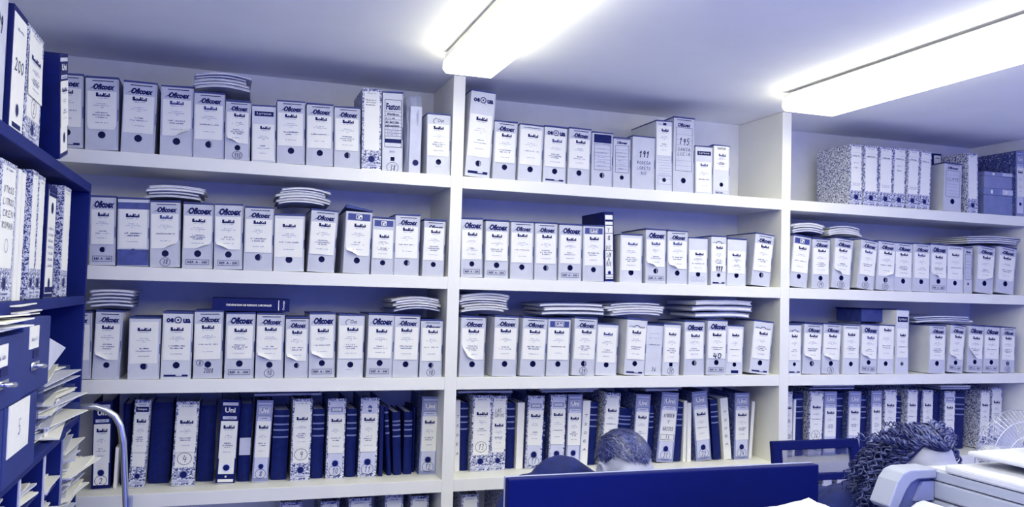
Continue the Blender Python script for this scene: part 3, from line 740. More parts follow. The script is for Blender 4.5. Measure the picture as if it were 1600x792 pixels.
    if st not in ('el', 'fo', 'hw', 'wh'):
        z0, z1 = h * l0, h * l1
        s_ = sheet(t, -w * lw + R.uniform(-.002, .002), w * lw - R.uniform(.001, .004), z0, z1, peel)
        q = MB(); Y2 = -.0045
        emblem(q, R.uniform(-.03, .06) * w, h * ez, w * es * 1.08, h * (.056 if not tall else .042), Y2, ink if R.random() < .85 else ink_blue)
        legend(q, w * .9, z0 + (z1 - z0) * .04, z1 - (l1 - ez - .02) * h, Y2, seed)
        if 'text2' in o: hand(q, o['text2'], 0, z0 + (z1 - z0) * .10, w * .42, h * .09, Y2, ink, .004)
        # keep the ink on the sheet: follow its bow
        q.v = [(a, -.0017 - .0023 * (1 - min(1, max(0, (c - z0) / (z1 - z0)))) ** 2, c) for a, bb, c in q.v]
        stuff(q.build('print', s_))
    return t

def binder(x, w, h, lean, y, z, st, o, label, group, seed, rz=0, depth=.235, side=0):
    w -= .0015
    up = w / 2 * abs(math.sin(lean)) + .0004
    num = o.get('num', '')
    t = thing('lever_arch_file', label, 'binder', (x, y, z + up), (0, lean, rz), group)
    navy = 'dk' in o or 'dkk' in o or st in ('dk', 'pn')
    skin = dark if navy else (marble if st in ('mot', 'doh') else slate)
    cov = dark if navy else (marble if st in ('mot',) else marble_d)
    hz = h * .13 if st in ('mot', 'dk') else h * .19
    r = min(.0125, w * .17)
    b = MB(); inner = holed_front(b, w, h, hz, r, skin)
    b.add([(-w / 2, 0, 0), (w / 2, 0, 0), (w / 2, .003, 0), (-w / 2, .003, 0), (-w / 2, 0, h), (w / 2, 0, h), (w / 2, .003, h), (-w / 2, .003, h)],
          [(3, 2, 1, 0), (4, 5, 6, 7), (1, 2, 6, 5), (2, 3, 7, 6), (3, 0, 4, 7)], skin)
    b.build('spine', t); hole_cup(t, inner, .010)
    for s in (-1, 1):
        b = MB(); xa, xb = sorted((s * w / 2, s * (w / 2 - .0028))); b.box(xa, xb, .003, depth, 0, h, cov); b.build('cover', t)
    b = MB(); k = w * .30
    n = 5
    for i in range(n): b.box(-k + 2 * k * i / n, -k + 2 * k * (i + .8) / n, .030, depth - .012 - .004 * (i % 3), .004, h * .945 - .003 * (i % 2), paper_b)
    stuff(b.build('page_block', t))
    b = MB(); b.box(-w / 2, w / 2, -.0012, .004, 0, .0025, chrome); b.build('metal_edge', t)
    c = MB(); Y = -.0008; p = MB(); Y2 = -.0014
    cw = w * .40
    if st == 'mot':
        z0 = h * .24
        c.box(-cw, cw, Y, -.0001, z0, h * .965, paper)
        if 'title' in o:
            if o['title'] is True:
                for q in (.86, .83, .80): lines(p, -cw * .1, h * q, cw * 1.4, .005, Y2, ink)
            else: hand(p, 'LAS', -cw * .2, h * .80, cw, .016, Y2, ink, .0016); hand(p, 'COPIAS', 0, h * .74, cw * 1.6, .014, Y2, ink, .0014)
        if 'strip2' in o:
            p.fr(-cw, cw, h * .80, h * .803, Y2, ink_blue); lines(p, 0, h * .82, cw * 1.5, .006, Y2, ink); p.fr(-cw, cw, h * .865, h * .867, Y2, ink_grey)
            if seed % 2: hand(p, 'S020', 0, h * .34, cw * 1.5, .013, Y2, ink_grey, .0014)
            if seed % 3 == 0: lines(p, 0, h * .70, cw, .005, Y2, ink_grey); lines(p, 0, h * .62, cw, .006, Y2, ink)
        lines(p, 0, h * .945, cw * 1.2, .005, Y2, ink_grey)
        c.box(-cw * 1.05, cw * 1.05, Y, -.0001, h * .035, h * .075, paper_b); text(p, 'Campus', 0, h * .055, cw * 1.2, h * .025, Y2, ink_blue, .02, .2)
        if 'text' in o:
            for k, s_ in enumerate(o['text'].split('|')): hand(p, s_, 0, h * (.80 - .085 * k), cw * 1.6, h * .045, Y2, ink, .0016)
            p.ring(0, h * .40, h * .05, .0016, Y2, ink_grey)
        if 'campus' in o: p.fr(-cw, cw, h * .86, h * .92, Y2, ink); text(p, 'Campus', 0, h * .89, cw * 1.5, h * .03, Y2 - .0003, paper, .02)
    elif st in ('uni', 'doh'):
        c.box(-cw, cw, Y, -.0001, h * .05, h * .965, paper_b if not navy else paper)
        if navy: c.box(-cw * 1.1, cw * 1.1, Y - .0003, Y, h * .74, h * .93, dark); p.fr(-cw, cw, h * .935, h * .96, Y2, paper_b)
        else: p.fr(-cw, cw, h * .78, h * .95, Y - .0003, slate) if st == 'uni' else None
        if st == 'uni':
            text(p, 'Uni', 0, h * .875, cw * 1.35, h * .062, Y2, paper, .03)
            if not navy: p.frame(-cw * .85, cw * .85, h * .83, h * .92, Y2, .0012, paper)
            p.fr(-cw * .9, cw * .9, h * .765, h * .80, Y2, paper_b); lines(p, 0, h * .782, cw * 1.3, .004, Y2 - .0003, ink)
        elif 'oval' in o:
            p.disc(0, h * .86, h * .045, Y2, ink_blue, 20, sx=.62); text(p, 'elba', 0, h * .86, cw * .9, h * .03, Y2 - .0003, paper, .02)
        else:
            p.fr(-cw * .85, cw * .85, h * .83, h * .895, Y2, slate); text(p, 'DOHE', 0, h * .862, cw * 1.2, h * .032, Y2 - .0003, paper, .04)
        if 'dkk' in o: c.box(-cw * 1.1, cw * 1.1, Y - .0003, Y, h * .0, h * .115, dark); p.fr(-cw, cw, h * .02, h * .055, Y2, paper); p.ring(0, h * .085, .004, .004, Y2, paper, 6)
    elif st == 'pn':
        c.box(-w * .46, w * .46, Y, -.0001, h * .03, h * .95, paper); hand(p, num, 0, h * .55, w * .62, h * .10, Y2, ink, .003)
        lines(p, 0, h * .84, w * .5, .006, Y2, ink_grey); c.box(-w * .3, w * .3, Y - .0003, Y, h * .04, h * .08, ink); num = ''
    elif st == 'dk' and 'plain' in o:
        c.box(-cw, cw, Y, -.0001, h * .04, h * .955, paper)
        for q in (.90, .93): p.fr(-cw, cw, h * q, h * q + .008, Y2, ink)
        p.disc(0, h * .80, w * .13, Y2, ink); p.fr(-cw, cw, h * .05, h * .10, Y2, ink)
        for k in range(7): lines(p, 0, h * (.62 - .055 * k), cw * 1.4, .008, Y2, ink_grey)
    elif st == 'dk':
        c.box(-cw, cw, Y, -.0001, h * .04, h * .955, paper)
        for a, bb in ((.86, .89), (.80, .815)): p.fr(-cw, cw, h * a, h * bb, Y2, ink)
        p.fr(-cw, cw, h * .69, h * .697, Y2, ink); p.fr(-cw, cw, h * .44, h * .447, Y2, ink); p.fr(-cw, cw, h * .10, h * .107, Y2, ink); p.fr(-cw, cw, h * .06, h * .067, Y2, ink)
        for q, s_ in ((.74, 'Y'), (.63, 'JUL'), (.49, 'DIC'), (.385, 'S/N'), (.32, 'A'), (.255, 'H/O')): hand(p, s_, -cw * .2, h * q, cw * (.5 + .35 * (len(s_) - 1)), .018, Y2, ink, .0018)
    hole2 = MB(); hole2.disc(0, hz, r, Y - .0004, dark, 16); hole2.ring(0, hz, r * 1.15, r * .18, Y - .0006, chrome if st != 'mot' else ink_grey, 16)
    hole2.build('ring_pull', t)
    zn = h * .245 if st == 'mot' else h * .085
    if num and num != '0':
        if st == 'mot': c.box(-cw, cw, Y - .0002, Y, h * .215, h * .40, paper); zn = h * .32
        circled(p, num, 0, zn if st == 'mot' else h * .10, min(.025, w * .34), Y2 - .0003)
    c.build('label_card', t)
    if st not in ('dk', 'pn') and 'nolabel' not in o:
        z0, z1 = (h * .40, h * .83) if st == 'mot' else ((h * .30, h * .745) if st == 'uni' else (h * .32, h * .80))
        if 'title' in o: z0, z1 = h * .30, h * .68
        s_ = sheet(t, -w * .44, w * .44, z0, z1, None, y=-.0018)
        q = MB()
        if 'hw' in o:
            for zz, s2 in ((.67, 'A/ORDEN'), (.58, 'Y'), (.48, 'GASTOS')): hand(q, s2, 0, h * zz, cw * (1.5 if len(s2) > 1 else .3), .016, 0, ink, .0016)
            q.frame(-cw, cw, h * .32, h * .40, 0, .0014, ink); hand(q, 'II', 0, h * .36, cw * .6, .018, 0, ink, .002)
        else:
            emblem(q, 0, z1 - .022, w * .58, h * .042, 0)
            legend(q, w * .88, z0 + .008, z1 - .02, 0, seed)
        q.v = [(a, -.0024 - .0023 * (1 - (cc - z0) / (z1 - z0)) ** 2, cc) for a, bb, cc in q.v]
        stuff(q.build('print', s_))
    if p.f: stuff(p.build('printing', t))
    return t

def ledger(x, w, h, lean, y, z, o, label, group, rz=0, depth=.21):
    w -= .0012; up = w / 2 * abs(math.sin(lean)) + .0004
    t = thing('ledger_book', label, 'book', (x, y + .006, z + up), (0, lean, rz), group)
    b = MB(); n = 6     # rounded spine and two boards
    pr = [(-w / 2 + w * i / n, -.006 * math.sin(pi * i / n)) for i in range(n + 1)]
    vs_ = [(a, c, 0) for a, c in pr] + [(a, c, h) for a, c in pr]
    b.add(vs_, [(i, i + 1, n + 2 + i, n + 1 + i) for i in range(n)], dark_b)
    for s in (-1, 1):
        xa, xb = sorted((s * w / 2, s * (w / 2 - .003))); b.box(xa, xb, 0, depth, 0, h, dark_b)
    b.build('cover', t, bevel=0)
    b = MB(); b.box(-w / 2 + .0032, w / 2 - .0032, .002, depth - .006, .004, h - .005, paper_b); b.build('page_block', t)
    if 'bands' in o:
        for q in (.60, .70, .78, .90 if h > .26 else .84):
            b = MB(); vs_ = [(a, c - .0016, h * q) for a, c in pr] + [(a, c - .0016, h * q + .006) for a, c in pr]
            b.add(vs_, [(i, i + 1, n + 2 + i, n + 1 + i) for i in range(n)], band_gold); b.build('spine_band', t)
    if 'slip' in o:
        b = MB(); b.box(-w * .45, w * .45, -.0085, -.0066, h * .34, h * .56, paper_b); b.build('label_sheet', t)
    return t
def thin_file(x, w, h, lean, y, z, o, label, group, rz=0):
    w = max(.010, w - .001); up = w / 2 * abs(math.sin(lean)) + .0004
    t = thing('slim_folder', label, 'folder', (x, y, z + up), (0, lean, rz), group)
    dk = 'dk' in o; cv = dark_b if dk else paper
    b = MB(); b.box(-w / 2, w / 2, 0, .0015, 0, h, cv); b.box(-w / 2, -w / 2 + .0015, .0015, .22, 0, h, cv); b.box(w / 2 - .0015, w / 2, .0015, .22, 0, h, cv); b.build('cover', t)
    b = MB(); b.box(-w / 2 + .002, w / 2 - .002, .003, .215, .003, h - .006, paper_b); b.build('page_block', t)
    if 'marks' in o:
        b = MB()
        for k in range(5):
            if k != 2 or w > .02: hand(b, 'AEOST'[k], 0, h * (.25 + .13 * k), w * .45, .010, -.0006, ink, .0016)
        stuff(b.build('printing', t))
    return t
def bagged(x, w, h, lean, y, z, label, group):
    t = thing('bagged_binder', label, 'binder', (x, y, z + .0006), (0, 0, 0), group)
    b = MB(); inner = holed_front(b, w * .62, h * .86, h * .14, .011, paper_b)
    b.box(-w * .31, w * .31, .001, .2, 0, h * .86, paper_b)
    b.v = [(p[0] + w * .12, p[1] + .018, p[2]) for p in b.v]; b.build('spine', t)
    hb = MB(); hb.disc(w * .16, h * .14, .012, .0165, dark); hb.build('finger_hole', t)
    b = MB(); n = 22; m_ = 16; vs_ = []
    rr = random.Random(5); ph = [rr.uniform(0, 6) for _ in range(4)]
    for j in range(m_ + 1):
        v = j / m_
        for i in range(n):
            a = 2 * pi * i / n; ca, sa = math.cos(a), math.sin(a)
            e = .35; sx = math.copysign(abs(ca) ** e, ca); sy = math.copysign(abs(sa) ** e, sa)
            cr = 1 - .20 * abs(math.sin(a * 4 + ph[0] + v * 3)) - .14 * abs(math.sin(a * 7 + ph[1] - v * 5))
            top = 1 - .25 * max(0, v - .85) / .15
            vs_.append((sx * w / 2 * cr, .115 + sy * .112 * cr * (top if v > .85 else 1), h * v * (1 + .02 * math.sin(3 * a + ph[2]) * (v > .9))))
    b.add(vs_, [(j * n + i, j * n + (i + 1) % n, (j + 1) * n + (i + 1) % n, (j + 1) * n + i) for j in range(m_) for i in range(n)], bag_plastic)
    b.build('plastic_bag', t, smooth=True)
    return t

DESC = {'of': 'white archive box', 'OF': 'white archive box', 'pl': 'plain pale archive box', 'oq': 'archive box with ring logo', 'ar': 'archive box with arch logo', 'ly': 'archive box with dark nameplate',
        'bd': 'archive box with dark header', 'un': 'archive box with dark lettered header', 'el': 'tall form-printed archive box', 'out': 'archive box with sketchy logo', 'fo': 'archive box with ruled form',
        'hw': 'blank hand-numbered archive box', 'ta': 'tall archive box with ruled lines', 'wh': 'white box without hole', 'ru': 'archive box with ruled top'}
def describe(k, o, w):
    if k == 'mot':
        d = 'marbled lever arch file'
        if o.get('num', '0') != '0': d = 'marbled binder with circled ' + o['num']
        elif 'strip2' in o or 'nolabel' in o: d = 'marbled binder with blank label'
        return d
    if k == 'uni': return ('dark' if 'dk' in o or 'dkk' in o else 'grey') + ' binder' + (' with circled ' + o['num'] if 'num' in o else ' with typed label')
    if k == 'doh': return 'pale binder with circled ' + o['num']
    if k == 'dk': return 'tall dark binder with handwritten label'
    if k == 'thin': return 'slim dark folder' if 'dk' in o else 'slim white folder'
    if k in ('book', 'bookw'): return 'dark ledger with spine bands' if 'bands' in o else ('dark book with pale slip' if 'slip' in o else 'thick plain dark ledger')
    if k == 'bag': return 'binder wrapped in plastic bag'
    d = DESC[k]
    if 'circ' in o: return 'archive box with circled ' + o['circ']
    if 'text' in o and k == 'fo': return 'archive box hand-lettered ' + o['text'].split('|')[0]
    if 'text' in o: return 'archive box numbered ' + o['text'].split('|')[0]
    if 'text2' in o: return 'archive box marked ' + o['text2']
    if 'text3' in o: return 'archive box marked ' + o['text3']
    if 'dark' in o: return 'archive box with dark bands'
    if 'ref' in o: return 'white archive box with stamped frame'
    if 'lab' in o and k in ('of',) and o['lab'] != 'round': return 'archive box with curling label'
    if 'tall' in o: return 'tall archive box with ring logo'
    return d

by = {}
for it in ITEMS: by.setdefault((it[0], it[1]), []).append(it)
seed = 0
for (row, bay), its in by.items():
    its = [i for i in its if i[3] + i[4] / 2 < XR - .001]
    its.sort(key=lambda i: i[3] - i[4] / 2)
    for n, (rw, by_, k, x, w, h, lean, sb, os_) in enumerate(its):
        o = opts(os_); seed += 1
        grp = {'mot': 'lever arch files', 'uni': 'lever arch files', 'doh': 'lever arch files', 'dk': 'lever arch files', 'bag': 'lever arch files', 'thin': 'slim folders', 'book': 'dark ledgers', 'bookw': 'dark ledgers'}.get(k, 'archive boxes')
        grp += ' on the %s of the %s' % (ROWN[row], BAYN[bay])
        lab = '%s, %s from left on %s, %s' % (describe(k, o, w), ORD[n], ROWN[row], BAYN[bay])
        z = ZS[row]
        y = sb + R.uniform(-.004, .004)
        if k in ('mot', 'uni', 'doh', 'dk'):
            binder(x, w, h, lean, y, z, k, o, lab, grp, seed, depth=.235 if row != 4 else .22)
        elif k == 'book': ledger(x, w, h, lean, y + (.02 if row == 4 else 0), z, o, lab, grp, depth=.19)
        elif k == 'bookw': ledger(x, w, h, lean, y + .05, z, o, lab, grp, depth=.17)
        elif k == 'thin': thin_file(x, w, h, lean, y + .01, z, o, lab, grp)
        elif k == 'bag': bagged(x, w, h, lean, y, z, lab, grp)
        else: archive_box(x, w, h, lean, y, z, k, o, lab, grp, seed, depth=int(o.get('depth', 24)) / 100)
# the corner of the top shelf in the right bay
def storage_box(x0, x1, y0, y1, z0, z1, m1, label, panels):
    t = thing('storage_box', label, 'box', ((x0 + x1) / 2, (y0 + y1) / 2, z0), group='storage boxes in the corner of the top shelf')
    w = (x1 - x0) / 2; d = (y1 - y0) / 2; h = z1 - z0
    b = MB(); b.box(-w, w, -d, d, 0, h * .74, m1); b.build('body', t, bevel=.002)
    b = MB(); b.box(-w - .002, w + .002, -d - .002, d + .002, h * .745, h, m1); b.build('lid', t, bevel=.002)
    b = MB(); b.box(w * .25, w * .95, -d - .004, -d - .0022, h * .78, h * .97, paper_b); b.build('label_card', t)
    for q in panels:
        b = MB(); b.box(w * q - .006, w * q + .006, -d - .0045, -d - .0022, h * .80, h * .93, paper); b.build('handle', t)
    b = MB()
    for k in range(4): b.fr(-w * .7, w * .3, h * (.12 + .13 * k), h * (.12 + .13 * k) + .002, -d - .0006, ink_grey)
    b.build('printing', t)
storage_box(2.772, 2.965, .03, .25, 2.0504, 2.188, paper_d, 'lower dusky blue storage box in the top right corner', (-.5, .5))
storage_box(2.775, 2.962, .03, .25, 2.1886, 2.272, slate, 'upper pale blue storage box stacked in the top right corner', (-.4,))
binder(2.9965, .054, .34, 0, .014, 2.05, 'uni', {}, 'dark speckled binder against the right wall, last on the top shelf', None, 3)
t_ = LABELS
b0 = thing('file_case', 'dark case lying across the box tops behind the hand-lettered LLAVE box', 'box', (2.572, .165, 2.05))
b = MB(); b.box(-.072, .062, .0, .15, 0, .318, dark); b.build('body', b0, bevel=.002)
b = MB(); b.box(.012, .056, -.0016, 0, .262, .308, paper); lines(b, .034, .295, .03, .006, -.002, ink); b.build('label_card', b0)

# ---------------------------------------------------------------- folders and papers lying on the boxes
def folder(x0, x1, y0, y1, z, th, mt, label, group, bow=.004, rot=0.0, seed=0, dome=0.0, tilt=0.0, pc=0.0, pw=1.0):
    t = thing('paper_folder', label, 'folder', ((x0 + x1) / 2, (y0 + y1) / 2, z), (0, 0, rot), group)
    w = (x1 - x0) / 2; d = (y1 - y0) / 2; rr = random.Random(seed)
    n = 8; a = rr.uniform(0, 6); lift = rr.uniform(0, bow)
    def prof(u):
        g = ((x0 + x1) / 2 + u * w - pc) / pw; g = max(-1.15, min(1.15, g))
        return dome * (1.33 - g * g) + tilt * (1.15 + g) + bow * abs(math.sin(a + 2.2 * u)) * .5 + bow * .3 * (1 - u * u)
    def shell(k0, k1, mt2, nm, in_=0.0):
        b = MB(); vs_ = []
        for i in range(n + 1):
            u = -1 + 2 * i / n; c = prof(u); x = u * (w - in_)
            for (yy, zz) in ((-d + in_ * .5, k0), (d - in_, k0), (d - in_, k1), (-d + in_ * .5, k1)): vs_.append((x, yy, c + zz))
        fs = [(0, 1, 2, 3), tuple(4 * n + q for q in (3, 2, 1, 0))]
        for i in range(n):
            for q in range(4): fs.append((4 * i + q, 4 * (i + 1) + q, 4 * (i + 1) + (q + 1) % 4, 4 * i + (q + 1) % 4))
        b.add(vs_, fs, mt2); return b.build(nm, t)
    shell(0, th * .22, mt, 'cover'); shell(th * .78, th, mt, 'cover')
    shell(th * .24, th * .76, paper if mt is not paper else paper_b, 'sheets', .004)
    return t
WHERE = {}
for n, (row, bay, x0, x1, zb, zt, cnt, tone, sb) in enumerate(PILES):
    k = WHERE[(row, bay)] = WHERE.get((row, bay), 0) + 1
    tot = sum(1 for p in PILES if p[0] == row and p[1] == bay)
    nm = '' if tot == 1 else ('left ' if k == 1 else ('right ' if k == tot else ('middle ' if tot == 3 else ('second ' if k == 2 else 'third '))))
    H = max(.012 * cnt, min(zt, ZS[row - 1] - TW - .004 if row > 1 else 9) - zb - .008)
    cap = (ZS[row - 1] - TW if row > 1 else 2.44) - zb - .010
    H = min(H, cap - .004)
    z = zb + .0062
    dome = {'w': R.uniform(.008, .016), 'm': .004, 'd': .006}[tone] if row < 4 else 0.0
    tilt = R.uniform(-.004, .004) if row < 4 else 0
    tilt = abs(tilt) if True else 0
    H = max(.010 * cnt, H - dome * .8 - tilt * 2)
    H = min(H, cap - .004 - dome * 1.33 - tilt * 2.3)
    for i in range(cnt):
        th = H / cnt * R.uniform(.66, .82)
        mt = {'w': [paper, paper, paper_b, paper_b, paper_d][(i * 3 + n) % 5], 'm': [slate, paper_b, paper_d][(i + n) % 3], 'd': [paper_d, slate, paper_b, paper_d, slate][(i + n) % 5]}[tone]
        e = (x1 - x0) * .10; a = R.uniform(-e, e * .1); c = R.uniform(-e * .1, e)
        pos = 'only' if cnt == 1 else ('bottom' if i == 0 else ('topmost' if i == cnt - 1 else ORD[i] + ' from bottom'))
        xx0 = x0 - min(0, a) * 1 + 0; xx1 = x1 - max(0, c)
        if row == 4: dd = .30
        else: dd = .28
        nxt = H / cnt
        folder(xx0, xx1, sb + R.uniform(0, .008), dd + R.uniform(-.02, .02), z, th, mt, 'flat paper folder, %s in %spile above %s boxes, %s' % (pos, nm, {1: 'top-shelf', 2: 'second-shelf', 3: 'third-shelf', 4: 'fourth-shelf'}[row], BAYN[bay]),
               'folders piled on the files', bow=nxt * .16, rot=R.uniform(-.05, .05), seed=n * 20 + i, dome=dome, tilt=tilt, pc=(x0 + x1) / 2, pw=(x1 - x0) / 2)
        z += nxt
# long dark book lying on the boxes
bk = thing('hardback_book', 'long dark hardback book lying flat on boxes with white spine lettering', 'book', (-.762, .03, 1.4962))
b = MB(); b.box(-.137, .137, 0, .003, 0, .046, dark); b.box(-.137, .137, .003, .20, 0, .0025, dark); b.box(-.137, .137, .003, .20, .0435, .046, dark); b.build('cover', bk)
b = MB(); b.box(-.132, .132, .004, .195, .003, .043, paper_b); b.build('page_block', bk)
b = MB(); text(b, 'PREVENCION DE RIESGOS LABORALES', -.008, .022, .16, .0075, -.0008, paper, .03)
b.fr(.096, .099, .004, .042, -.0008, paper); text(b, 'Consejo', .116, .023, .034, .009, -.0008, paper, .02, rot=True); b.build('printing', bk)
# dark case on the third shelf of the right bay
cs = thing('document_case', 'dark blue document case lying on boxes beside the nameplate box', 'box', (2.165, .10, 1.4945))
b = MB(); b.box(-.088, .088, 0, .18, 0, .060, tape); b.build('body', cs, bevel=.002)
b = MB(); b.box(-.092, .090, -.004, .182, .0603, .066, dark); b.build('lid', cs)
# ---------------------------------------------------------------- dark bookcase along the left wall
XF = -1.27
bc = thing('bookcase', 'dark blue bookcase standing along the left wall, holding files', 'bookcase', (-1.44, -1.3, 0))
def bcp(name, x0, x1, y0, y1, z0, z1):
    b = MB(); b.box(x0 + 1.44, x1 + 1.44, y0 + 1.3, y1 + 1.3, z0, z1, case_blue); return b.build(name, bc, bevel=.002)
bcp('end_panel', -1.615, XF, -.302, -.28, 0, 1.872); bcp('end_panel', -1.615, XF, -2.34, -2.318, 0, 1.872)
bcp('top_board', -1.615, XF, -2.34, -.28, 1.8725, 1.90)
bcp('shelf', -1.615, XF, -2.317, -.303, 1.520, 1.547)
bcp('shelf', -1.615, XF, -.655, -.303, 1.155, 1.18); bcp('shelf', -1.615, XF, -.655, -.303, .70, .725)
bcp('back_panel', -1.6185, -1.6155, -2.317, -.303, .0, 1.872)
RZ = pi / 2
def yfile(kind, y0, y1, h, z, os_, label, lean=0.0, xf=XF - .012, **kw):
    global seed
    seed += 1; o = opts(os_)
    if kind == 'hw': return archive_box(xf, y1 - y0, h, lean, (y0 + y1) / 2, z, kind, o, label, 'files on the dark bookcase', seed, rz=RZ)
    if kind == 'thin': return thin_file(xf, y1 - y0, h, lean, (y0 + y1) / 2, z, o, label, 'files on the dark bookcase', rz=RZ)
    return binder(xf, y1 - y0, h, lean, (y0 + y1) / 2, z, kind, o, label, 'files on the dark bookcase', seed, rz=RZ)

yfile('hw', -1.465, -1.337, .285, 1.90, 'text=199', 'white file numbered 199 on top of the dark bookcase, leftmost')
yfile('pn', -1.290, -1.168, .258, 1.90, 'num=200', 'dark binder with white spine numbered 200 on the bookcase top')
yfile('mot', -1.160, -1.000, .256, 1.90, 'num=2', 'marbled binder with boxed mark, third on top of the dark bookcase')
yfile('uni', -.850, -.740, .262, 1.90, 'dk', 'dark binder with typed label, last on top of the bookcase', lean=-.26, xf=XF + .006)
yfile('mot', -1.560, -1.440, .285, 1.547, 'nolabel', 'marbled binder cut by the left frame edge, inside the dark bookcase')
yfile('mot', -1.325, -1.192, .288, 1.547, 'nolabel text=OTROS|LITROS|CREN|ROMAN num=0', 'marbled binder hand-lettered ROMAN inside the dark bookcase')
yfile('thin', -1.180, -1.145, .285, 1.547, '', 'slim white folder next to the ROMAN binder, left one of two')
yfile('thin', -1.142, -1.108, .282, 1.547, '', 'slim white folder next to the ROMAN binder, right one of two')
yfile('mot', -1.045, -.982, .300, 1.547, 'nolabel', 'narrow marbled binder right of the slim white folders, dark bookcase')
yfile('mot', -.976, -.905, .297, 1.547, 'nolabel', 'narrow marbled binder fifth along, inside the dark bookcase')
yfile('dk', -.868, -.752, .288, 1.547, 'plain', 'dark binder with white ruled label inside the dark bookcase')
yfile('mot', -.660, -.552, .306, 1.547, 'nolabel', 'last marbled binder before the bookcase end panel')

# drawer boxes
def drawer_box(y0, y1, z0, z1, xf, label, big=False):
    t = thing('index_box', label, 'drawer', (xf, (y0 + y1) / 2, z0), (0, 0, RZ), 'file drawers stacked by the bookcase')
    w = (y1 - y0) / 2; h = z1 - z0
    b = MB(); b.box(-w, w, 0, .31, 0, h, drawer_blue); b.build('body', t, bevel=.003)
    b = MB()
    if big: b.box(-w * .82, w * .42, -.0024, -.0004, h * .36, h * 1.0, paper); hand(b, '5', -w * .2, h * .68, .02, .03, -.003, ink_grey, .002)
    else: b.box(-w * .62, w * .02, -.0024, -.0004, h * .60, h * .90, paper); lines(b, -w * .3, h * .73, w * .4, .008, -.003, ink_grey)
    b.build('label_card', t)
    if not big:
        b = MB(); b.box(-w * .30, w * .10, -.0015, -.0004, h * .46, h * .57, dark); b.build('slot', t)
        b = MB(); b.box(-w * .42, w * .12, -.003, -.0004, h * .30, h * .41, chrome)
        b.tube([(-w * .32, -.003, h * .36), (-w * .32, -.016, h * .37), (-w * .02, -.018, h * .34), (w * .02, -.003, h * .33)], .005, chrome, 8); b.build('handle', t, smooth=True)
    return t
drawer_box(-1.402, -1.118, 1.1905, 1.349, -1.236, 'dark drawer with one large white sheet, lower right of the stack', True)
drawer_box(-1.70, -1.410, 1.1905, 1.349, -1.236, 'dark drawer cut by the left frame edge, lower left of the stack')
drawer_box(-1.262, -.985, 1.3495, 1.510, -1.240, 'dark drawer with card and latch, upper right of the stack')
drawer_box(-1.555, -1.272, 1.3495, 1.487, -1.236, 'dark drawer with card and latch, upper left of the stack')

def bundle(name, x, y, z, wx, wy, H, n, label, cat='papers', rot=.12, mt=None, group=None, sheets_curl=.02, seed=0):
    rr = random.Random(seed); b = MB()
    for i in range(n):
        a = rr.uniform(-rot, rot); dx = rr.uniform(-.012, .022); dy = rr.uniform(-.02, .02); zz = H * i / n; th = H / n * .8
        sx = wx * rr.uniform(.8, 1.05) / 2; sy = wy * rr.uniform(.85, 1.05) / 2; cu = rr.uniform(-.3, 1) * sheets_curl
        vs_ = []
        for s in range(5):
            u = -1 + .5 * s
            for v in (-1, 1):
                px = u * sx; py = v * sy * (1 + .06 * rr.uniform(-1, 1)); c = cu * max(0, u) ** 2 * rr.uniform(.6, 1)
                q = (dx + px * math.cos(a) - py * math.sin(a), dy + px * math.sin(a) + py * math.cos(a))
                vs_ += [(q[0], q[1], zz + c), (q[0], q[1], zz + th + c)]
        fs = []
        for s in range(4):
            o = 4 * s
            fs += [(o + 1, o + 5, o + 7, o + 3), (o, o + 2, o + 6, o + 4), (o, o + 4, o + 5, o + 1), (o + 2, o + 3, o + 7, o + 6)]
        fs += [(0, 1, 3, 2), (16, 18, 19, 17)]
        b.add(vs_, fs, (mt or [paper, paper, paper_b])[i % len(mt or [1, 1, 1])])
    o = b.build(name, None, loc=(x, y, z)); o['label'] = label
    return stuff(tag(o, label, cat, group))
bundle('paper_stack', -1.40, -1.13, 1.5106, .26, .24, .026, 7, 'loose papers lying on the upper right dark drawer', seed=1, rot=.2)
bundle('paper_stack', -1.38, -1.42, 1.4876, .27, .27, .030, 8, 'loose papers lying on the upper left dark drawer', seed=2, rot=.25)
# a sheet whose corner sticks out behind the drawers
o = MB(); pts = [(-1.02, 1.440), (-.871, 1.449), (-.646, 1.409), (-.859, 1.369), (-1.02, 1.36)]
k = len(pts); o.add([(-1.262, p, q) for p, q in pts] + [(-1.2605, p, q) for p, q in pts], [tuple(range(k))[::-1], tuple(range(k, 2 * k))] + [(i, (i + 1) % k, (i + 1) % k + k, i + k) for i in range(k)], paper_b)
tag(o.build('loose_sheet'), 'white sheet with pointed corner sticking out behind the drawers', 'paper')

# pigeonholes
pg = thing('pigeonhole_unit', 'dark pigeonhole unit full of papers below the dark drawers', 'pigeonholes', (-1.43, -1.48, 0))
def pgp(name, x0, x1, y0, y1, z0, z1, mt=case_blue, bev=.0015):
    b = MB(); b.box(x0 + 1.43, x1 + 1.43, y0 + 1.48, y1 + 1.48, z0, z1, mt); return b.build(name, pg, bevel=bev)
pgp('top_board', -1.612, -1.246, -2.31, -.662, 1.165, 1.19, case_blue, .008)
DV = [-.672, -.905, -1.165, -1.425, -1.685, -1.945, -2.205]
for q in DV:
    pgp('divider', -1.61, -1.254, q - .007, q + .007, 0, 1.1645)
    b = MB(); b.box(-1.2538 + 1.43, -1.2505 + 1.43, q - .007 + 1.48, q + .007 + 1.48, 0, 1.1645, paper_b if q != -.672 else slate); b.build('edge_strip', pg)
LV = [1.125 - .075 * i for i in range(0, 9)]
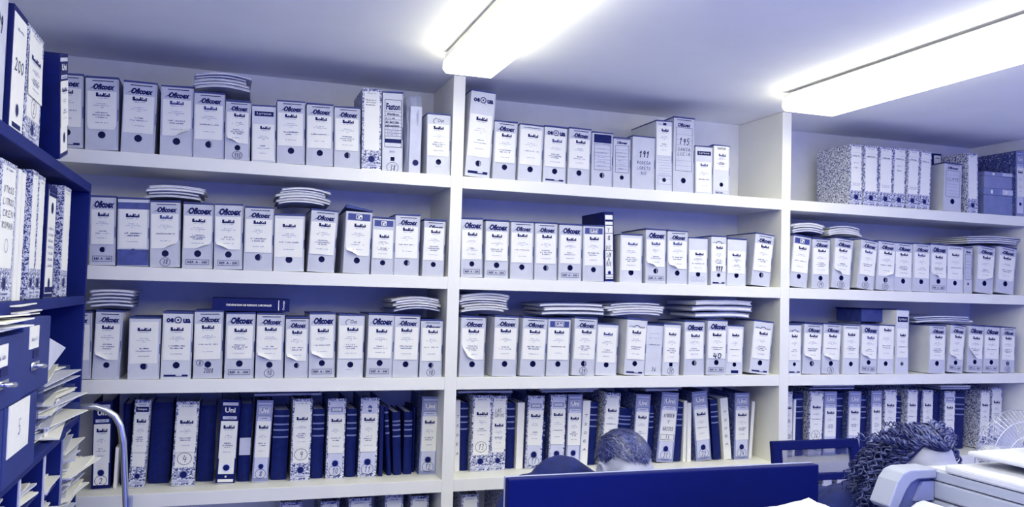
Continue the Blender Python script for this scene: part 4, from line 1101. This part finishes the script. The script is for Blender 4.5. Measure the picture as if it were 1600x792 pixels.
for i in range(5):
    for z in LV[1:]:
        z2 = z + (.028 if i == 1 else (.05 if i > 1 else 0))
        pgp('shelf', -1.605, -1.262, DV[i + 1] + .0075, DV[i] - .0075, z2 - .006, z2, drawer_blue, 0)
        if i < 4 and z > .8:
            bundle('paper_stack', -1.415, (DV[i] + DV[i + 1]) / 2, z2 + .0005, .30, .20, .030, 6, 'papers in pigeonhole column %s from right, level %s from top' % (ORD[i], ORD[LV.index(z) - 1]),
                   rot=.10, group='papers in the pigeonholes', seed=i * 10 + LV.index(z), sheets_curl=.012)
# trays of papers on the pigeonhole unit
for i in range(3):
    t = thing('letter_tray', 'clear plastic letter tray with papers, %s of three beside the drawers' % ['lowest', 'middle', 'topmost'][i], 'tray', (-1.432, -.70 - .02 * i, 1.1905 + .056 * i), (0, 0, .05 * (i - 1)), 'letter trays')
    b = MB(); b.box(-.15, .17, -.24, .26, 0, .003, clear_plastic); b.build('tray_base', t)
    b = MB(); b.box(-.15, .17, .257, .26, .0032, .044, clear_plastic); b.build('side_wall', t)
    b = MB(); b.box(-.15, .17, -.24, -.237, .0032, .044, clear_plastic); b.build('side_wall', t)
    b = MB(); b.box(.171, .1735, -.14 + .11 * i, -.105 + .11 * i, .010, .034, paper); b.box(.1736, .1742, -.132 + .11 * i, -.113 + .11 * i, .018, .027, ink_grey); stuff(b.build('label_tab', t))
    bundle('paper_stack', -1.43, -.69 - .02 * i, 1.194 + .056 * i, .33, .44, .042, 12, 'untidy papers in the %s clear letter tray' % ['lowest', 'middle', 'topmost'][i], rot=.16, seed=40 + i, sheets_curl=.012)
# heap of papers between the pigeonholes and the bookcase end
for i in range(7):
    bundle('paper_stack', -1.425 + .014 * (i % 3), -.475, .7256 + .0575 * i, .31, .28, .052, 12, 'untidy paper bundle, %s from bottom of heap beside the pigeonholes' % ORD[i], rot=.14, seed=60 + i, group='heap of paper bundles', sheets_curl=.02)

# ---------------------------------------------------------------- chrome step stool
ss = thing('step_stool', 'chrome hoop handle of a step stool in front of the shelving', 'stool', (-1.25, -.2, 0))
def L_(p): return (p[0] + 1.25, p[1] + .2, p[2])
b = MB(); path = [(-1.116, -.25, .012), (-1.122, -.25, .5), (-1.128, -.25, .87), (-1.137, -.25, .977), (-1.145, -.25, 1.079), (-1.156, -.25, 1.13), (-1.173, -.25, 1.161), (-1.202, -.25, 1.182), (-1.23, -.25, 1.192), (-1.263, -.25, 1.192), (-1.30, -.25, 1.184), (-1.33, -.25, 1.16), (-1.345, -.25, 1.11), (-1.36, -.25, .9), (-1.372, -.25, .012)]
b.tube([L_(p) for p in path], .0105, chrome, 12); b.build('hoop_handle', ss, smooth=True)
for x in (-1.115, -1.373):
    b = MB(); b.tube([L_((x, -.06, .012)), L_((x, -.10, .52))], .010, chrome, 10); b.build('leg', ss, smooth=True)
    for y in (-.25, -.06):
        b = MB(); b.tube([L_((x, y, 0)), L_((x, y, .02))], .014, dark, 10); b.build('rubber_foot', ss)
for z in (.27, .53):
    b = MB(); b.box(*[v for p in zip(L_((-1.385, -.27, z)), L_((-1.103, -.05, z + .022))) for v in p], dark_b); b.build('tread', ss, bevel=.004)
b = MB(); b.box(-1.122 + 1.25, -1.110 + 1.25, -.262 + .2, -.240 + .2, .80, .905, slate); b.build('bracket', ss, bevel=.004)

# ---------------------------------------------------------------- desk, monitor, papers in front
dk = thing('desk', 'pale office desk under the dark monitor', 'desk', (-.1, -1.68, 0))
b = MB(); b.box(-.72, .60, -.45, .42, .715, .74, desk_m); b.build('top', dk, bevel=.003)
for x in (-.68, .56):
    for y in (-.41, .38):
        b = MB(); b.box(x - .02, x + .02, y - .02, y + .02, 0, .7145, slate); b.build('leg', dk)
mo = thing('monitor', 'back of a large dark computer monitor at the bottom centre', 'monitor', (.0355, -1.69, .7405))
b = MB(); b.box(-.3575, .3575, 0, .022, .075, .498, black_plastic); b.build('back_shell', mo, bevel=.003)
b = MB(); b.box(-.3575, .3575, .0225, .03, .075, .498, slate); b.build('bezel', mo, bevel=.001)
b = MB(); b.box(-.345, .345, .0302, .0312, .092, .486, black_plastic); b.build('screen', mo)
b = MB(); b.box(-.03, .03, -.02, -.0003, .012, .30, black_plastic); b.build('stand', mo, bevel=.003)
b = MB(); b.box(-.12, .12, -.10, .10, 0, .0115, black_plastic); b.build('base', mo, bevel=.003)
ct = thing('document_carton', 'pale carton on the desk carrying papers at the bottom edge', 'box', (.15, -1.985, .7405))
b = MB(); b.box(-.17, .15, -.10, .13, 0, .410, card); b.build('body', ct, bevel=.002)
b = MB(); b.box(-.173, .153, -.103, .133, .4103, .430, card); b.build('lid', ct, bevel=.002)
for i in range(4):
    b = MB(); vs_ = []; rr = random.Random(90 + i); n = 9
    for yy in range(n):
        for xx in range(n):
            u = -1 + 2 * xx / (n - 1); v = -1 + 2 * yy / (n - 1)
            z = .004 + .010 * i + .007 * abs(noise.noise((u * 1.6 + i * 7, v * 1.6, .3))) + (0.006 * max(0, u * v) if i == 3 else 0)
            vs_.append((u * .085, v * .08, z))
    b.add(vs_, [(a * n + c, a * n + c + 1, (a + 1) * n + c + 1, (a + 1) * n + c) for a in range(n - 1) for c in range(n - 1)], paper)
    p_ = b.build('paper_sheet', None, smooth=True, loc=(.13 + .012 * i, -1.965 + .006 * i, 1.172)); p_.rotation_euler.z = rr.uniform(-.2, .2)
    tag(p_, 'crumpled white sheet on the carton, %s of four' % ['lowest', 'second from below', 'second from top', 'topmost'][i], 'paper', 'crumpled sheets on the carton')
    sol = p_.modifiers.new('solid', 'SOLIDIFY'); sol.thickness = .0006
kb = thing('keyboard', 'dark keyboard on the desk behind the monitor', 'keyboard', (.02, -1.44, .7405))
b = MB(); b.box(-.2, .2, -.06, .06, 0, .016, black_plastic); b.build('body', kb, bevel=.003)
b = MB()
for r_ in range(4):
    for c_ in range(14): b.box(-.185 + .0265 * c_, -.162 + .0265 * c_, -.05 + .025 * r_, -.029 + .025 * r_, .0162, .021, copier_dark)
stuff(b.build('keys', kb))

# ---------------------------------------------------------------- office chairs
def office_chair(name, label, x, y, zt, rot, tall, group=None):
    t = thing(name, label, 'chair', (x, y, 0), (0, 0, rot), group)
    b = MB(); b.box(-.21, .21, -.22, .20, .43, .49, dark); b.build('seat', t, bevel=.02)
    b = MB(); b.tube([(0, 0, .12), (0, 0, .43)], .025, chrome, 12); b.build('gas_column', t, smooth=True)
    for k in range(5):
        a = 2 * pi * k / 5 + .3; b = MB(); c = (.26 * math.cos(a), .26 * math.sin(a))
        b.tube([(0, 0, .12), (c[0], c[1], .075)], [.022, .015], black_plastic, 8); w_ = b.build('base_arm', t)
        b = MB(); b.tube([(c[0] - .012, c[1], .028), (c[0] + .012, c[1], .028)], .028, black_plastic, 12); b.build('castor', w_)
    y0, z0, y1, z1 = .22, .50, .27 + (.03 if tall else 0), zt
    def P(u, z): f = (z - z0) / (z1 - z0); return (u, y0 + (y1 - y0) * f + (.018 * f * f if tall else 0), z)
    wt, wb, th = .185, .20, .034
    zm = z1 - .135 if tall else z1 - .22
    def bar(name_, a, b_, c, d, dep=.022):
        q = MB(); pts_ = [a, b_, c, d]
        q.hexa([(p[0], p[1], p[2]) for p in pts_[:2]] + [(p[0], p[1] + dep, p[2]) for p in (pts_[1], pts_[0])] + [(p[0], p[1], p[2]) for p in (pts_[3], pts_[2])] + [(p[0], p[1] + dep, p[2]) for p in (pts_[2], pts_[3])], black_plastic)
        return q.build(name_, t, bevel=.004)
    bar('back_frame_top', P(-wt, z1 - th), P(wt, z1 - th), P(wt, z1), P(-wt, z1))
    bar('back_frame_bottom', P(-wb, zm - .018), P(wb, zm - .018), P(wb, zm + .006), P(-wb, zm + .006))
    for s in (-1, 1):
        bar('back_upright', P(s * wb - .022, z0), P(s * wb + .022, z0), P(s * wt + .022, z1), P(s * wt - .022, z1))
    q = MB(); q.add([P(-wb, zm), P(wb, zm), P(wt, z1 - th), P(-wt, z1 - th)], [(0, 1, 2, 3)], mesh_net)
    m_ = q.build('back_net', t); m_.location.y = .010
    bar('seat_bracket', (-.19, .16, .455), (.19, .16, .455), (.19, .16, .488), (-.19, .16, .488), .09)
    return t
office_chair('office_chair', 'dark office chair with translucent mesh back beside the curly-haired person', 1.405, -.735, 1.035, 0, True)
office_chair('office_chair', 'low dark office chair under the short-haired person', .03, -.80, .80, 0, False)
office_chair('office_chair', 'low dark office chair under the curly-haired person', .88, -.92, .80, 0, False)

# ---------------------------------------------------------------- copier
cp = thing('photocopier', 'pale grey photocopier at the bottom right corner', 'copier', (.533, -1.82, 0))
b = MB(); b.box(0, .58, -.62, 0, .04, 1.198, copier_grey); b.build('cabinet', cp, bevel=.006)
b = MB(); b.box(0, .58, -.62, 0, 1.2005, 1.236, copier_grey); b.build('scanner_body', cp, bevel=.004)
b = MB(); b.box(0, .58, -.62, 0, 1.2385, 1.256, copier_grey); b.box(.02, .56, -.06, -.012, 1.256, 1.2572, copier_light); b.build('platen', cp, bevel=.003)
b = MB(); b.box(.0, .58, -.62, -.072, 1.2575, 1.274, copier_light); b.build('lid', cp, bevel=.005)
b = MB(); b.box(.14, .58, -.45, -.10, 1.2745, 1.289, copier_dark); b.build('paper_outlet', cp, bevel=.003)
b = MB(); b.hexa([(.075, -.36, 1.2895), (.58, -.40, 1.2895), (.58, -.06, 1.2895), (.055, -.075, 1.2895), (.075, -.36, 1.300), (.58, -.40, 1.304), (.58, -.06, 1.304), (.055, -.075, 1.300)], copier_light); b.build('document_tray', cp, bevel=.004)
b = MB(); b.box(.17, .56, -.30, -.10, 1.3045, 1.327, copier_dark); b.build('feeder_cover', cp, bevel=.010)
b = MB(); b.box(.185, .50, -.27, -.12, 1.3273, 1.332, paper); b.build('paper_feed', cp)
# console hinged to the left flank
def prism(prof, y0, y1, mt, name, parent, bevel=0):
    b = MB(); k = len(prof)
    b.add([(p, y0, q) for p, q in prof] + [(p, y1, q) for p, q in prof], [tuple(range(k)), tuple(range(2 * k - 1, k - 1, -1))] + [(i, i + k, (i + 1) % k + k, (i + 1) % k) for i in range(k)], mt)
    return b.build(name, parent, bevel=bevel)
outer = [(-.122, 1.193), (-.112, 1.184), (-.098, 1.186), (-.078, 1.222), (-.066, 1.236), (-.05, 1.243), (-.001, 1.243), (-.001, 1.262), (-.068, 1.262), (-.086, 1.256), (-.10, 1.240)]
prism(outer, -.055, .0, copier_grey, 'console_arm', cp, .003)
prism([(-.104, 1.172), (-.096, 1.180), (-.076, 1.216), (-.062, 1.232), (-.048, 1.240), (-.002, 1.240), (-.002, 1.172)], -.040, -.006, copier_dark, 'console_recess', cp)
prism([(-.05, 1.198), (-.002, 1.198), (-.002, 1.236), (-.030, 1.236)], -.048, -.0405, slate, 'console_panel', cp)
prism([(-.118, 1.12), (-.118, 1.176), (-.108, 1.186), (-.075, 1.205), (-.060, 1.208), (-.001, 1.190), (-.001, 1.12)], -.30, -.075, copier_light, 'side_tray', cp, .005)
b = MB(); b.tube([(-.07, -.078, 1.199), (-.07, -.26, 1.199)], .0022, copier_dark, 6); b.build('tray_seam', cp)
for x in (.06, .52):
    for y in (-.56, -.06):
        b = MB(); b.tube([(x - .015, y, .02), (x + .015, y, .02)], .02, black_plastic, 12); b.build('castor', cp)

# ---------------------------------------------------------------- pedestal fan
fn = thing('pedestal_fan', 'wire-caged pedestal fan standing behind the photocopier', 'fan', (1.535, -1.20, 0))
b = MB(); b.tube([(0, .06, 0), (0, .06, .02)], .17, copier_light, 28); b.build('base', fn)
b = MB(); b.tube([(0, .06, .02), (0, .06, 1.02)], .013, wire_mat, 12); b.build('pole', fn, smooth=True)
b = MB(); b.tube([(0, .03, 1.10), (0, .11, 1.10)], [.045, .035], copier_light, 16); b.tube([(0, .06, 1.02), (0, .06, 1.10)], .016, copier_light, 10); b.build('motor', fn, smooth=True)
fan_clear = glassy('fan_blade_plastic', (.6, .63, .75), .25)
RF = .165
for s, nm in ((-1, 'front_guard'), (1, 'rear_guard')):
    b = MB()
    for k in range(64):
        a = 2 * pi * k / 64
        b.tube([((.03 + (RF - .03) * f) * math.cos(a), .0 + s * .052 * (1 - f ** 3) * (1 if f < 1 else 0), 1.10 + (.03 + (RF - .03) * f) * math.sin(a)) for f in (0, .4, .75, 1)], .0010, wire_mat, 4, False)
    for f in (0, .45, .75, 1):
        q = .03 + (RF - .03) * f
        b.tube([(q * math.cos(2 * pi * i / 40), s * .052 * (1 - f ** 3), 1.10 + q * math.sin(2 * pi * i / 40)) for i in range(41)], .0018 if f == 1 else .0012, wire_mat, 5, False)
    b.build(nm, fn)
for k in range(4):
    b = MB(); a = pi / 2 * k + .4
    vs_ = []
    for i in range(5):
        f = i / 4; q = .03 + .11 * f; wd = .02 + .045 * math.sin(pi * min(1, f * .8 + .1))
        for e in (-1, 1):
            aa = a + e * wd / q * .5 if q > .02 else a
            vs_.append((q * math.cos(aa), e * .012, 1.10 + q * math.sin(aa)))
    b.add(vs_, [(2 * i, 2 * i + 1, 2 * i + 3, 2 * i + 2) for i in range(4)], fan_clear); bl = b.build('blade', fn); sm = bl.modifiers.new('solid', 'SOLIDIFY'); sm.thickness = .002

# ---------------------------------------------------------------- people
def head_geo(b, M, female=False):
    k = 1.0
    E = lambda c, r: b.ell([q * k for q in c], [q * k for q in r], skin_m, M, 24, 16)
    E((0, .012, .030), (.076, .096, .090)); E((0, -.030, -.040), (.060, .064, .072)); E((0, -.050, -.092), (.034, .036, .026))
    E((0, -.060, .030), (.062, .036, .045))
    C = lambda p, r: b.caps([[q * k for q in s] for s in p], [q * k for q in r], skin_m, M, 12)
    C([(-.045, -.076, .022), (0, -.090, .026), (.045, -.076, .022)], [.013, .013, .013])
    C([(0, -.092, .012), (0, -.110, -.022), (0, -.114, -.034)], [.009, .012, .014]); C([(-.014, -.100, -.036), (.014, -.100, -.036)], [.009, .009])
    C([(-.024, -.086, -.060), (0, -.094, -.058), (.024, -.086, -.060)], [.006, .008, .006]); C([(-.020, -.084, -.070), (0, -.091, -.071), (.020, -.084, -.070)], [.006, .008, .006])
    s_z = .012
    for s in (-1, 1):
        C([(s * .017, -.084, .013), (s * .031, -.090, .0145), (s * .046, -.083, .011)], [.0065, .0068, .006]); C([(s * .018, -.084, -.010), (s * .031, -.088, -.0115), (s * .045, -.081, -.009)], [.006, .006, .0055])
    for s in (-1, 1):
        E((s * .048, -.055, -.025), (.024, .030, .026))
        e = [(s * .083, .005 + .019 * math.sin(a), s_z + .030 * math.cos(a)) for a in [i * .62 for i in range(-4, 5)]]
        C(e, [.0055] * 9); E((s * .078, .010, s_z), (.006, .016, .026))
def hand_geo(b, wrist, fwd, side, up, s=1.0):
    W = Vector(wrist); F = Vector(fwd).normalized(); U = Vector(up).normalized(); S = F.cross(U).normalized() * side
    P = lambda f, l, u: W + F * f * s + S * l * s + U * u * s
    b.caps([P(0, 0, 0), P(.045, .004, .004), P(.078, .004, .006)], [.026 * s, .030 * s, .028 * s], skin_m, None, 12)
    b.caps([P(.03, -.018, .004), P(.080, -.024, .006)], [.018 * s, .012 * s], skin_m); b.caps([P(.03, .018, .004), P(.074, .028, .004)], [.018 * s, .011 * s], skin_m)
    for l, ln in ((-.028, .068), (-.009, .078), (.011, .072), (.029, .056)):
        b.caps([P(.078, l, .006), P(.078 + ln * .45, l * 1.12, .012), P(.078 + ln * .78, l * 1.16, .002), P(.078 + ln, l * 1.18, -.012)], [.0095 * s, .0088 * s, .0080 * s, .0068 * s], skin_m, None, 10)
    b.caps([P(.018, -.026, -.002), P(.045, -.050, -.004), P(.072, -.058, -.008), P(.090, -.056, -.012)], [.014 * s, .011 * s, .010 * s, .008 * s], skin_m, None, 10)
def person(label, joints, M, face_female, garment):
    t = bpy.data.objects.new
    b = MB()
    J = {k: Vector(v) for k, v in joints.items()}
    b.caps([J['pelvis'], J['waist'], J['chest'], J['upper']], [.135, .115, .125, .085], skin_m, None, 16)
    b.caps([J['upper'], J['neck'], M @ Vector((0, .03, -.06))], [.06, .052, .050], skin_m)
    for s in ('r', 'l'):
        b.caps([J['upper'], J[s + 'sh'], J[s + 'el'], J[s + 'wr']], [.06, .052, .038, .024], skin_m, None, 12)
        hand_geo(b, J[s + 'wr'], Vector((.02, -1, -.10)), 1 if s == 'r' else -1, (0, -.1, 1))
        b.caps([J['pelvis'] + Vector((-.08 if s == 'r' else .08, 0, -.02)), J[s + 'kn'], J[s + 'an'], J[s + 'an'] + Vector((0, -.13, -.03))], [.082, .056, .038, .030], skin_m, None, 12)
    head_geo(b, M, face_female)
    body = b.build('person', None, smooth=True)
    rm = body.modifiers.new('fuse', 'REMESH'); rm.mode = 'VOXEL'; rm.voxel_size = .0055; rm.use_smooth_shade = True
    sm = body.modifiers.new('soften', 'SMOOTH'); sm.factor = .5; sm.iterations = 3
    tag(body, label, 'person')
    g = MB()
    g.caps([J['pelvis'] + Vector((0, 0, .03)), J['waist'], J['chest'], J['upper']], [.155, .138, .150, .105], cloth_dark, None, 16)
    if 'hump' in J: g.caps([J['chest'], J['hump'], J['rsh']], [.15, .10, .07], cloth_dark, None, 16)
    for s in ('r', 'l'):
        g.caps([J['upper'], J[s + 'sh'], J[s + 'el'], J[s + 'wr'].lerp(J[s + 'el'], .16)], [.090, .084, .058, .040], cloth_dark, None, 14)
    g.caps([J['upper'], J['neck'].lerp(J['upper'], .3)], [.085, .066], cloth_dark)
    jk = g.build(garment, body, smooth=True)
    rm = jk.modifiers.new('fuse', 'REMESH'); rm.mode = 'VOXEL'; rm.voxel_size = .010; rm.use_smooth_shade = True
    sm = jk.modifiers.new('soften', 'SMOOTH'); sm.factor = .5; sm.iterations = 6
    tx = bpy.data.textures.new('cloth_folds', 'CLOUDS'); tx.noise_scale = .07
    dp = jk.modifiers.new('folds', 'DISPLACE'); dp.texture = tx; dp.strength = .012; dp.mid_level = .5
    g = MB()
    for s in ('r', 'l'):
        g.caps([J['pelvis'] + Vector((-.08 if s == 'r' else .08, 0, -.02)), J[s + 'kn'], J[s + 'an']], [.098, .072, .055], cloth_seam, None, 14)
    tr = g.build('trousers', body, smooth=True); rm = tr.modifiers.new('fuse', 'REMESH'); rm.mode = 'VOXEL'; rm.voxel_size = .011; rm.use_smooth_shade = True
    for s in ('r', 'l'):
        q = J[s + 'an']; g = MB(); g.caps([q + Vector((0, .03, -.035)), q + Vector((0, -.06, -.038)), q + Vector((0, -.15, -.042))], [.036, .038, .034], dark, None, 12); g.build('shoe', body, smooth=True)
    for s in (-1, 1):
        g = MB(); g.ell((s * .031, -.0795, .004), (.0112, .0112, .0100), eye_m, M); g.ell((s * .031, -.0880, .002), (.0050, .0036, .0050), dark, M, 10, 8); g.build('eye', body, smooth=True)
        g = MB(); g.caps([(s * .018, -.101, .030), (s * .034, -.097, .035), (s * .050, -.086, .028)], [.0035, .0042, .0025], hair_dark, M, 8); g.build('eyebrow', body, smooth=True)
    return body
def scalp(th, ph, k, off=0.0):      # th from crown, ph around, 0 = face front
    return Vector(((.076 * k + off) * math.sin(th) * math.sin(ph), .012 * k - (.096 * k + off) * math.sin(th) * math.cos(ph), .030 * k + (.090 * k + off) * math.cos(th)))
def hair_cap(M, k, off, lim, parent_mb, mt):
    nu, nv = 40, 14; vs_ = []; fs = []
    for j in range(nv + 1):
        for i in range(nu):
            ph = 2 * pi * i / nu; th = lim(ph) * j / nv
            o_ = off * (1 if j < nv else .2) + .0015 * math.sin(9 * ph + 5 * th)
            vs_.append(M @ scalp(th, ph, k, o_))
    for j in range(nv):
        for i in range(nu): fs.append((j * nu + i, (j + 1) * nu + i, (j + 1) * nu + (i + 1) % nu, j * nu + (i + 1) % nu))
    parent_mb.add(vs_, fs, mt)
MH = Matrix.Translation((.208, -1.12, 1.108)) @ Matrix.Rotation(math.radians(6), 4, 'Z') @ Matrix.Rotation(math.radians(-5), 4, 'Y') @ Matrix.Rotation(math.radians(18), 4, 'X') @ Matrix.Scale(.90, 4)
man = person('short-haired person in dark jacket bent forward behind the monitor',
             dict(pelvis=(.03, -.80, .60), waist=(.03, -.80, .72), chest=(.06, -.88, .90), upper=(.12, -.97, 1.00), neck=(.17, -1.03, 1.04), hump=(.075, -.985, 1.035),
                  rsh=(-.030, -1.00, 1.005), rel=(-.20, -1.19, .85), rwr=(-.08, -1.40, .790), lsh=(.29, -.98, .97), lel=(.40, -1.17, .85), lwr=(.20, -1.40, .790),
                  rkn=(-.10, -1.22, .52), ran=(-.10, -1.16, .09), lkn=(.16, -1.22, .52), lan=(.16, -1.16, .09)), MH, False, 'jacket')
def man_lim(ph):
    c = math.cos(ph)
    if c > .45: return .90 + .05 * math.sin(5 * ph)
    if c > .2: return .90 + (.45 - c) / .25 * .48
    if c > -.25: return 1.38
    return 1.38 + (-.25 - c) * .80
hb = MB(); hair_cap(MH, 1.0, .0075, man_lim, hb, hair_dark)
rr = random.Random(3)
for i in range(2600):
    ph = rr.uniform(0, 2 * pi); th = man_lim(ph) * math.sqrt(rr.random()) * .99
    p0 = scalp(th, ph, 1.0, .0065); nrm = (p0 - Vector((0, .012, .03))).normalized()
    d = Vector((rr.uniform(-.35, .35) + .25, -1, rr.uniform(-.2, .1))) if th < 1.1 else Vector((0, -.3, -1))
    d = (d - nrm * d.dot(nrm)).normalized(); ln = rr.uniform(.016, .034) if th < 1.0 else rr.uniform(.008, .016)
    sd = nrm.cross(d).normalized() * rr.uniform(.0007, .0013); P = []
    for f, w_, up_ in ((0, 1, 0), (.5, .9, .0035), (1, .15, .0035)):
        q = p0 + d * ln * f + nrm * (up_ - ln * f * ln * f * 5.5)
        P += [M_ for M_ in (q - sd * w_, q + sd * w_)]
    hb.add([MH @ q for q in P], [(0, 1, 3, 2), (2, 3, 5, 4)], hair_dark if rr.random() < .5 else hair_lit)
stuff(hb.build('hair', man))

MW = Matrix.Translation((.950, -1.42, 1.143)) @ Matrix.Rotation(math.radians(2), 4, 'Z') @ Matrix.Rotation(math.radians(-4), 4, 'Y') @ Matrix.Rotation(math.radians(20), 4, 'X') @ Matrix.Scale(.92, 4)
woman = person('person with curly shoulder-length hair bent forward behind the photocopier',
               dict(pelvis=(.88, -.94, .60), waist=(.88, -.96, .72), chest=(.89, -1.08, .88), upper=(.91, -1.24, .98), neck=(.93, -1.33, 1.04),
                    rsh=(.825, -1.25, .985), rel=(.77, -1.38, .80), rwr=(.78, -1.55, .765), lsh=(1.05, -1.22, .97), lel=(1.12, -1.36, .80), lwr=(1.0, -1.55, .765),
                    rkn=(.78, -1.36, .52), ran=(.78, -1.30, .09), lkn=(1.0, -1.36, .52), lan=(1.0, -1.30, .09)), MW, True, 'dark_top')
def wom_lim(ph):
    c = math.cos(ph)
    if c > .45: return .74
    if c > .0: return .74 + (.45 - c) / .45 * 1.1
    return 1.85 + (-c) * .2
hb = MB(); hair_cap(MW, 1.0, .014, wom_lim, hb, hair_dark)
R3 = MW.to_3x3().normalized()
for i in range(620):
    if i % 7 == 0: ph = rr.uniform(-.9, .9) % (2 * pi)
    else: ph = rr.uniform(1.15, 2 * pi - 1.15)
    th = wom_lim(ph) * math.sqrt(rr.uniform(.02, 1))
    p0 = scalp(th, ph, 1.0, rr.uniform(.008, .018)); nrm = (p0 - Vector((0, .012, .03))).normalized()
    cur = MW @ p0; nw = (R3 @ nrm).normalized()
    left = math.sin(ph) < -.15
    ln = rr.uniform(.08, .17) if left else rr.uniform(.05, .10)
    if math.cos(ph) > .55: ln = rr.uniform(.05, .08)
    if i > 560:      # loose ends over the near shoulder
        cur = Vector((rr.uniform(.835, .91), rr.uniform(-1.45, -1.38), rr.uniform(1.05, 1.13))); nw = Vector((-.5, -.3, .1)); ln = rr.uniform(.05, .10)
    lam = rr.uniform(.020, .034); turns = ln / lam; r0 = rr.uniform(.0035, .0070); N = int(turns * 12) + 5; p00 = rr.uniform(0, 6)
    if th < .75 and math.cos(ph) < .55: ln = min(ln, .11)
    back = R3 @ Vector((math.copysign(.7, math.sin(ph)), 1.0, .0))
    d = (nw * (.18 if th > .7 else .05) + back * (1.6 if math.cos(ph) > .3 else .45) + Vector((rr.uniform(-.3, .3), rr.uniform(-.3, .3), -.5 if math.cos(ph) < .3 else .1))).normalized(); st = ln / N; pts = []
    for j in range(N):
        f = j / N
        d = (d + Vector((-.02 if left else .01, 0, -1)) * ((1.1 if math.cos(ph) < .3 else .5) / N)).normalized()
        cur = cur + d * st
        loc = MW.inverted() @ cur; e = Vector((loc.x / .086, (loc.y - .012) / .110, (loc.z - .03) / .106))
        if e.length < 1.0 and loc.z > -.12 and i <= 560:
            e = e.normalized(); cur = MW @ Vector((e.x * .086, e.y * .110 + .012, e.z * .106 + .03))
        o1 = d.orthogonal().normalized(); o2 = d.cross(o1); a = p00 + turns * 2 * pi * f
        pts.append(cur + (o1 * math.cos(a) + o2 * math.sin(a)) * r0 * min(1, f * 4))
    hb.tube(pts, [.0024 * (1 - .6 * j / N) + .0006 for j in range(N)], hair_dark if rr.random() < .55 else hair_lit, 5, False)
stuff(hb.build('hair', woman, smooth=True))
gl = MB()
for s in (-1, 1):
    gl.tube([MW @ Vector((s * .032 + .024 * math.cos(a), -.098, .0 + .020 * math.sin(a))) for a in [2 * pi * i / 16 for i in range(17)]], .0016, dark, 6, False)
    gl.tube([MW @ Vector(p) for p in ((s * .055, -.098, .008), (s * .072, -.085, .009), (s * .078, .0, .006))], .0018, dark, 6)
gl.tube([MW @ Vector(p) for p in ((-.009, -.100, .004), (0, -.102, .007), (.009, -.100, .004))], .0015, dark, 6)
gt = thing('glasses', 'thin dark glasses worn by the curly-haired person', 'glasses', (0, 0, 0)); gl.build('frame', gt)
